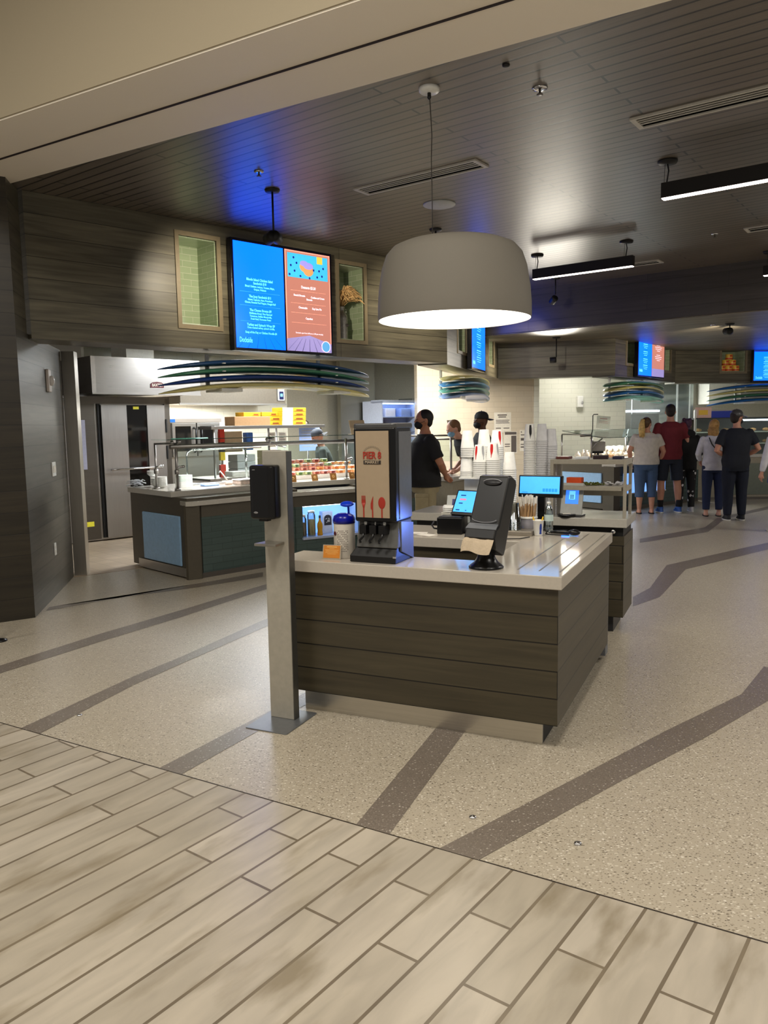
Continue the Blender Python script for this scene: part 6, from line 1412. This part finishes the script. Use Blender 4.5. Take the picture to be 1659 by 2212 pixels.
    hd(h); mb.add(h.v, h.f, True)
    mb.tube([T((0, -.01, 1.44)), T((0, 0, 1.50)), Mh @ Vector((0, -.005, .07))], [.06 * s, .055 * s, .055 * s], 14)
    body = bake(obj('body', mb, skinm, t, fix=False), voxel * s, 3); body.data.materials.append(skinm) if not body.data.materials else None
    e = MB()
    for sx in (-1, 1): e.ball((sx * .03, .0925, .112), (.011, .006, .007), 10, 6)
    obj('eyes', hd(e), mat('eye_dark', (30, 24, 22), .2), t)
    if shirt:
        mb = MB(); torso(mb, .014, hem, 1.475, .012)
        for l in arms:
            sh, el, wr = [T(p) for p in l[:3]]
            mb.ball(sh, .062 * s * (1 + (b - 1) * .4), 12, 8)
            L_ = sleeve
            pts = [sh]; rr = [.058 * s * kb]
            if L_ <= 1: pts += [sh.lerp(el, L_ * .5), sh.lerp(el, L_)]; rr += [.063 * s * kb, .064 * s * kb]
            else: pts += [sh.lerp(el, .5), el, el.lerp(wr, (L_ - 1) * .6), el.lerp(wr, L_ - 1)]; rr += [.058 * s * kb, .052 * s * kb, .05 * s * kb, .038 * s]
            mb.tube(pts, rr, 14)
        o = bake(obj('shirt', mb, shirt, t, fix=False), .010 * s, 4)
    if pants:
        mb = MB(); torso(mb, .010, .80, .97)
        for l in legs:
            h_, k_, a_ = [T(p) for p in l]; zt = pants_to * s
            pl = [h_ + Vector((0, 0, .02 * s)), h_.lerp(k_, .45), k_, k_.lerp(a_, .5), a_]; rr = [.1 * s * kb, .097 * s * kb, .078 * s * kb, .07 * s * kb, .06 * s]
            out = [pl[0]]; ro = [rr[0]]
            for i in range(1, 5):
                if pl[i].z > zt: out.append(pl[i]); ro.append(rr[i])
                else:
                    u_ = (pl[i - 1].z - zt) / max(1e-6, pl[i - 1].z - pl[i].z); out.append(pl[i - 1].lerp(pl[i], u_)); ro.append((rr[i - 1] + (rr[i] - rr[i - 1]) * u_) * (1.12 if pants_to > .4 else 1)); break
            mb.tube(out, ro, 16)
        bake(obj('trousers' if pants_to < .4 else 'shorts', mb, pants, t, fix=False), .010 * s, 3)
    for l in legs:
        a_ = T(l[2])
        if shoes:
            kind, m, sole = shoes
            if kind == 'shoe':
                o = obj('shoe', MB().rings([(a_.x, a_.y + .035 * s, .0, .046 * s, .13 * s), (a_.x, a_.y + .035 * s, .03 * s, .05 * s, .135 * s), (a_.x, a_.y + .02 * s, .06 * s, .046 * s, .105 * s), (a_.x, a_.y - .01 * s, .1 * s, .045 * s, .062 * s)], 20), m, t)
                obj('sole', MB().rings([(a_.x, a_.y + .035 * s, .0, .05 * s, .136 * s), (a_.x, a_.y + .035 * s, .024 * s, .052 * s, .139 * s)], 20), sole, o)
            else:
                o = obj('sandal', MB().rings([(a_.x, a_.y + .03 * s, .0, .048 * s, .125 * s), (a_.x, a_.y + .03 * s, .014 * s, .05 * s, .128 * s)], 20).tube([(a_.x - .045 * s, a_.y + .03 * s, .02 * s), (a_.x, a_.y + .05 * s, .07 * s), (a_.x + .045 * s, a_.y + .03 * s, .02 * s)], .009 * s, 8), m, t)
        if socks: obj('sock', MB().lathe([(.047 * s, .06 * s), (.042 * s, .12 * s), (.048 * s, .21 * s), (.044 * s, .212 * s)], 16, (a_.x, a_.y, 0)), socks, t)
    hm = haircol
    if hair == 'short':
        q = MB().ball((0, -.018, .135), (.083, .098, .095), 22, 12).ball((0, -.045, .085), (.07, .06, .07), 16, 10); bake(obj('hair', hd(q), hm, t, fix=False), .009 * s, 2)
    elif hair == 'pony':
        q = MB().ball((0, -.012, .13), (.084, .1, .098), 22, 12).ball((0, -.04, .08), (.068, .055, .06), 14, 8); bake(obj('hair', hd(q), mat('hair_root', (84, 60, 36), .5, var=.3), t, fix=False), .009 * s, 2)
        q = MB().tube([(0, -.09, .17), (0, -.135, .17), (0, -.16, .10), (.0, -.165, .0), (0, -.15, -.10), (0, -.13, -.17)], [.02, .035, .048, .052, .045, .01], 14)
        for k in range(26):
            a = R(k * 360 / 26); q.tube([(.03 * math.cos(a), -.14 + .03 * math.sin(a), .16), (.05 * math.cos(a), -.16 + .045 * math.sin(a), .02), (.052 * math.cos(a + .2), -.15 + .04 * math.sin(a), -.12 - .05 * ((k * 7) % 5) / 5)], [.006, .009, .002], 5)
        obj('ponytail', hd(q), hm, t)
    elif hair == 'long':
        q = MB().ball((0, -.012, .13), (.087, .103, .1), 22, 12)
        q.rings([(0, -.03, -.17, .06, .03), (0, -.04, -.1, .085, .045), (0, -.04, 0, .09, .06), (0, -.035, .1, .088, .075)], 20)
        o = bake(obj('hair', hd(q), hm, t, fix=False), .009 * s, 2)
        q = MB()
        for k in range(40):
            a = R(180 + k * 180 / 39); x, y = .088 * math.cos(a), -.03 + .07 * math.sin(a)
            q.tube([(x * .95, y, .12), (x * 1.03, y * 1.05, 0), (x * .95, y, -.14 - .05 * ((k * 5) % 4) / 4)], [.006, .009, .002], 5)
        obj('hair_strands', hd(q), hm, o)
    elif hair == 'messy':
        q = MB().ball((0, -.02, .13), (.09, .105, .1), 22, 12)
        for k in range(16): a = k * 2.4; q.ball((.06 * math.cos(a), -.03 + .06 * math.sin(a), .16 + .05 * math.sin(k * 1.7)), .035, 8, 6)
        q.ball((0, -.05, .04), (.07, .055, .07), 14, 8)
        bake(obj('hair', hd(q), hm, t, fix=False), .009 * s, 1)
    if mask:
        q = MB().ball((0, .052, .052), (.060, .062, .052), 20, 12); o = obj('face_mask', hd(q), mask, t)
        q = MB()
        for sx in (-1, 1): q.tube([(sx * .055, .06, .07), (sx * .078, .01, .09), (sx * .086, -.012, .10)], .0025, 5)
        obj('ear_loop', hd(q), mask, o)
    if cap:
        cm_, brim, bdir = cap
        q = MB(); pr = [(.088, .135), (.09, .15), (.086, .185), (.066, .22), (.03, .238), (0, .242)]
        q.lathe(pr, 26, (0, -.006, 0), ex=1., ey=1.14)
        o = obj('cap', hd(q), cm_, t)
        q = MB(); vs = []; fs = []; n = 12
        for k in range(n + 1):
            a = R(-62 + 124 * k / n) + R(90 * bdir); ca, sa = math.cos(a), math.sin(a); dr = .075 * math.cos(R(-62 + 124 * k / n)) ** .7
            for r_, z in ((.088, .14), (.088 + dr, .128 - .02 * abs(math.sin(R(-62 + 124 * k / n)))), (.088 + dr, .124 - .02 * abs(math.sin(R(-62 + 124 * k / n)))), (.088, .134)):
                vs.append((r_ * ca, -.006 + r_ * sa * 1.08, z))
        for k in range(n):
            for j in range(4): jj = (j + 1) % 4; fs.append((k * 4 + j, k * 4 + jj, (k + 1) * 4 + jj, (k + 1) * 4 + j))
        fs += [(0, 1, 2, 3), tuple(n * 4 + j for j in (3, 2, 1, 0))]
        q.add(vs, fs); obj('cap_brim', hd(q), brim, o)
        obj('cap_button', hd(MB().ball((0, -.006, .243), .007, 8, 6)), brim, o)
    if apron:
        mb = MB(); rg = []
        for z, rx, ry in ((.55, .19, .15), (.8, .19, .15), (1.0, .185, .148), (1.15, .17, .14)):
            c = T((0, .02, z)); rg.append((c.x, c.y, c.z, rx * b * s, ry * b * s))
        mb.rings(rg, 24); obj('apron', mb, apron, t)
    return t
def cloth(n, rgb, **k): return mat('cloth_' + n, rgb, .85, var=.08, scale=18, **k)
WHSOLE = mat('sole_white', (210, 208, 200), .6); BLK = mat('sole_black', (22, 22, 24), .6)
SK1 = skin('tan', (172, 118, 90)); SK2 = skin('pink', (196, 142, 118)); SK3 = skin('brown', (92, 60, 42)); SK4 = skin('fair', (200, 150, 128))
BLKT = cloth('black', (20, 20, 22)); KHAKI = cloth('khaki', (150, 138, 108)); MSK = mat('mask_black', (20, 16, 20), .7)
p = person('person in a loose black T-shirt and khaki cargo shorts with hands clasped behind the back', (.50, 9.22, 0), 96, 1.775, SK1, b=1.22, bd=1.12, belly=.10,
    armL=((-.2, -.02, 1.40), (-.27, -.13, 1.14), (-.07, -.22, 1.0), (0, -1, 0), (.6, -.3, -.5)), armR=((.2, -.02, 1.40), (.27, -.16, 1.14), (.06, -.23, 1.01), (0, -1, 0), (-.6, -.3, -.5)),
    shirt=BLKT, pants=KHAKI, shoes=('shoe', BLK, WHSOLE), sleeve=.78, hem=.87, hair='short', haircol=mat('hair_black', (18, 15, 14), .6), mask=MSK, pants_to=.545, head_yaw=4, voxel=.008)
obj('cargo_pocket', MB().box(-.13, .02, -.012, .012, -.1, .1).box(-.135, .025, -.016, .012, .07, .115), KHAKI, p, loc=(-.225, .03, .70), rot=(0, 0, R(-90)), bevel=.006)
person('person in a black shirt with a backwards black cap and black mask behind the cups', (1.40, 11.05, 0), 100, 1.755, SK3, b=1.05, shirt=BLKT, pants=cloth('charcoal', (40, 40, 44)), shoes=('shoe', BLK, BLK), sleeve=.7, hair=None, mask=MSK,
    cap=(mat('cap_black', (24, 22, 24), .7), mat('cap_black', (24, 22, 24), .7), -1), head_yaw=6, armL=((-.19, 0, 1.40), (-.24, -.03, 1.14), (-.16, .16, 1.0)), armR=((.19, 0, 1.40), (.24, -.03, 1.14), (.16, .16, 1.0)))
person('person in a black polo leaning forward with both hands on the end counter', (1.34, 10.62, 0), 98, 1.66, SK4, b=1.08, lean=.62, shirt=BLKT, pants=cloth('charcoal', (40, 40, 44)), shoes=('shoe', BLK, BLK), sleeve=.72, hair='short', haircol=mat('hair_lightbrown', (110, 78, 50), .6), head_pitch=-22, head_yaw=8,
    armL=((-.2, .02, 1.40), (-.23, .10, 1.18), (-.16, .36, 1.035), (0, 0, -1), (-.1, 1, -.2)), armR=((.2, .02, 1.40), (.24, .08, 1.18), (.2, .30, 1.035), (0, 0, -1), (.1, 1, -.2)), mask=mat('mask_blue', (120, 160, 190), .7), handcurl=.15)
cap2 = mat('cap_grey', (92, 96, 100), .7)
kp_ = lc(3.16, 1.1, 0)
person('kitchen worker in a dark grey T-shirt and grey cap behind the glass guard', (kp_[0], kp_[1], 0), 100, 1.56, SK2, b=1.02, lean=.22, shirt=cloth('darkgrey', (84, 88, 86)), pants=cloth('charcoal', (40, 40, 44)), shoes=('shoe', BLK, BLK), sleeve=.75, hair=None, mask=mat('mask_blue', (120, 160, 190), .7),
    cap=(mat('cap_mix', (62, 66, 74), .7), mat('cap_black', (24, 22, 24), .7), -1), head_pitch=-18, head_yaw=14, armL=((-.19, .02, 1.40), (-.24, .05, 1.14), (-.14, .28, 1.06), (0, 0, -1)), armR=((.19, .02, 1.40), (.24, .05, 1.14), (.14, .28, 1.06), (0, 0, -1)))
DEN = cloth('denim', (66, 88, 122)); NAVY = cloth('navy', (34, 40, 54)); DDEN = cloth('darkdenim', (32, 42, 72))
person('person with a long blonde ponytail, pale grey T-shirt and cropped blue jeans', (4.53, 13.48, 0), -8, 1.655, SK2, b=1.25, shirt=cloth('palegrey', (206, 200, 190)), pants=DEN, shoes=('sandal', BLK, BLK), sleeve=.62, hem=.90, hair='pony', haircol=mat('hair_blonde', (204, 172, 104), .5, var=.25), mask=mat('mask_white', (215, 205, 210), .7),
    head_yaw=-42, pants_to=.30, armL=((-.2, 0, 1.39), (-.29, .02, 1.14), (-.25, .14, .93)), armR=((.2, 0, 1.39), (.30, -.01, 1.13), (.26, .10, .90)))
person('tall person in a maroon T-shirt, dark shorts and blue running shoes', (4.96, 13.55, 0), 0, 1.87, SK2, b=1.08, shirt=cloth('maroon', (112, 36, 44)), pants=NAVY, shoes=('shoe', mat('shoe_blue', (50, 90, 160), .5), WHSOLE), socks=mat('sock_black', (20, 20, 24), .8), sleeve=.75, hem=.87, hair='short', haircol=mat('hair_darkbrown', (34, 24, 20), .6),
    head_yaw=-18, pants_to=.53, armL=((-.2, 0, 1.40), (-.27, -.02, 1.15), (-.12, .22, 1.12)), armR=((.2, 0, 1.40), (.28, -.02, 1.14), (.13, .22, 1.14)), legs=[((-.1, 0, .90), (-.13, .01, .49), (-.14, -.01, .09)), ((.1, 0, .90), (.13, .0, .49), (.15, -.03, .09))])
def spotty():
    m, N, L, b_ = base_mat('cloth_spotted')
    tc = N.new('ShaderNodeTexCoord'); vo = N.new('ShaderNodeTexVoronoi'); vo.inputs['Scale'].default_value = 11; L.new(tc.outputs['Object'], vo.inputs['Vector'])
    nz = N.new('ShaderNodeTexNoise'); nz.inputs['Scale'].default_value = 40; L.new(tc.outputs['Object'], nz.inputs['Vector'])
    a = N.new('ShaderNodeMath'); a.operation = 'MULTIPLY_ADD'; L.new(nz.outputs['Fac'], a.inputs[0]); a.inputs[1].default_value = .35; L.new(vo.outputs['Distance'], a.inputs[2])
    r = N.new('ShaderNodeValToRGB'); r.color_ramp.interpolation = 'CONSTANT'; r.color_ramp.elements[0].color = col(205, 203, 206); r.color_ramp.elements[1].position = .43; r.color_ramp.elements[1].color = col(18, 17, 20)
    L.new(a.outputs[0], r.inputs[0]); L.new(r.outputs[0], b_.inputs['Base Color']); b_.inputs['Roughness'].default_value = .85; return m
t_ = person('person with purple hair in a black hoodie and black trousers with white spots', (5.27, 13.62, 0), -6, 1.615, SK2, b=1.05, shirt=BLKT, pants=spotty(), shoes=('shoe', mat('shoe_white', (190, 188, 190), .6), WHSOLE), sleeve=1.9, hem=.80, hair='messy', haircol=mat('hair_purple', (70, 40, 66), .6, var=.4, scale=40), head_yaw=-14, pants_to=.05,
    armL=((-.19, 0, 1.39), (-.25, .02, 1.14), (-.14, .2, 1.02)), armR=((.19, 0, 1.39), (.27, -.01, 1.12), (.2, .15, .95)))
obj('hood', MB().ball((0, -.09 * .92, 1.36), (.13, .07, .08), 18, 10), BLKT, t_)
t_ = person('person with straight blonde hair, white sweatshirt, navy jeans and a thin black strap', (5.47, 12.95, 0), -12, 1.60, SK4, b=1.05, shirt=cloth('white', (205, 205, 212)), pants=DDEN, shoes=('sandal', BLK, BLK), sleeve=1.75, hem=.84, hair='long', haircol=mat('hair_darkblonde', (172, 132, 76), .5, var=.3), head_yaw=-35, pants_to=.12,
    armL=((-.19, 0, 1.39), (-.27, -.01, 1.13), (-.2, .16, .98)), armR=((.19, 0, 1.39), (.27, -.01, 1.13), (.1, .2, 1.02)))
obj('shoulder_strap', MB().tube([(-.10, -.10, 1.31), (-.06, -.128, 1.2), (.03, -.133, 1.08), (.12, -.12, .98)], .008, 6), BLK, t_)
person('person in a dark navy T-shirt, dark jeans and grey cap with white-soled shoes', (5.57, 12.36, 0), -4, 1.735, SK2, b=1.18, shirt=cloth('midnight', (26, 30, 40)), pants=cloth('inkdenim', (24, 30, 46)), shoes=('shoe', BLK, mat('sole_white', (210, 208, 200), .6)), sleeve=.68, hem=.80, hair='short', haircol=mat('hair_darkbrown', (34, 24, 20), .6), mask=MSK, cap=(cap2, cap2, 1), head_yaw=-62, pants_to=.06,
    armL=((-.2, 0, 1.40), (-.31, -.02, 1.12), (-.1, .16, 1.02)), armR=((.2, 0, 1.40), (.34, -.02, 1.14), (.2, .17, 1.02)))
person('person at the right edge in a white sweatshirt and blue shorts, mostly out of frame', (5.63, 11.02, 0), 0, 1.64, SK2, b=1.08, shirt=cloth('white', (205, 205, 212)), pants=cloth('blue', (72, 96, 160)), shoes=('shoe', mat('shoe_white', (190, 188, 190), .6), WHSOLE), sleeve=1.92, hem=.98, hair='short', haircol=mat('hair_lightbrown', (110, 78, 50), .6), pants_to=.74,
    armL=((-.19, 0, 1.40), (-.26, .0, 1.13), (-.29, .04, .90)))
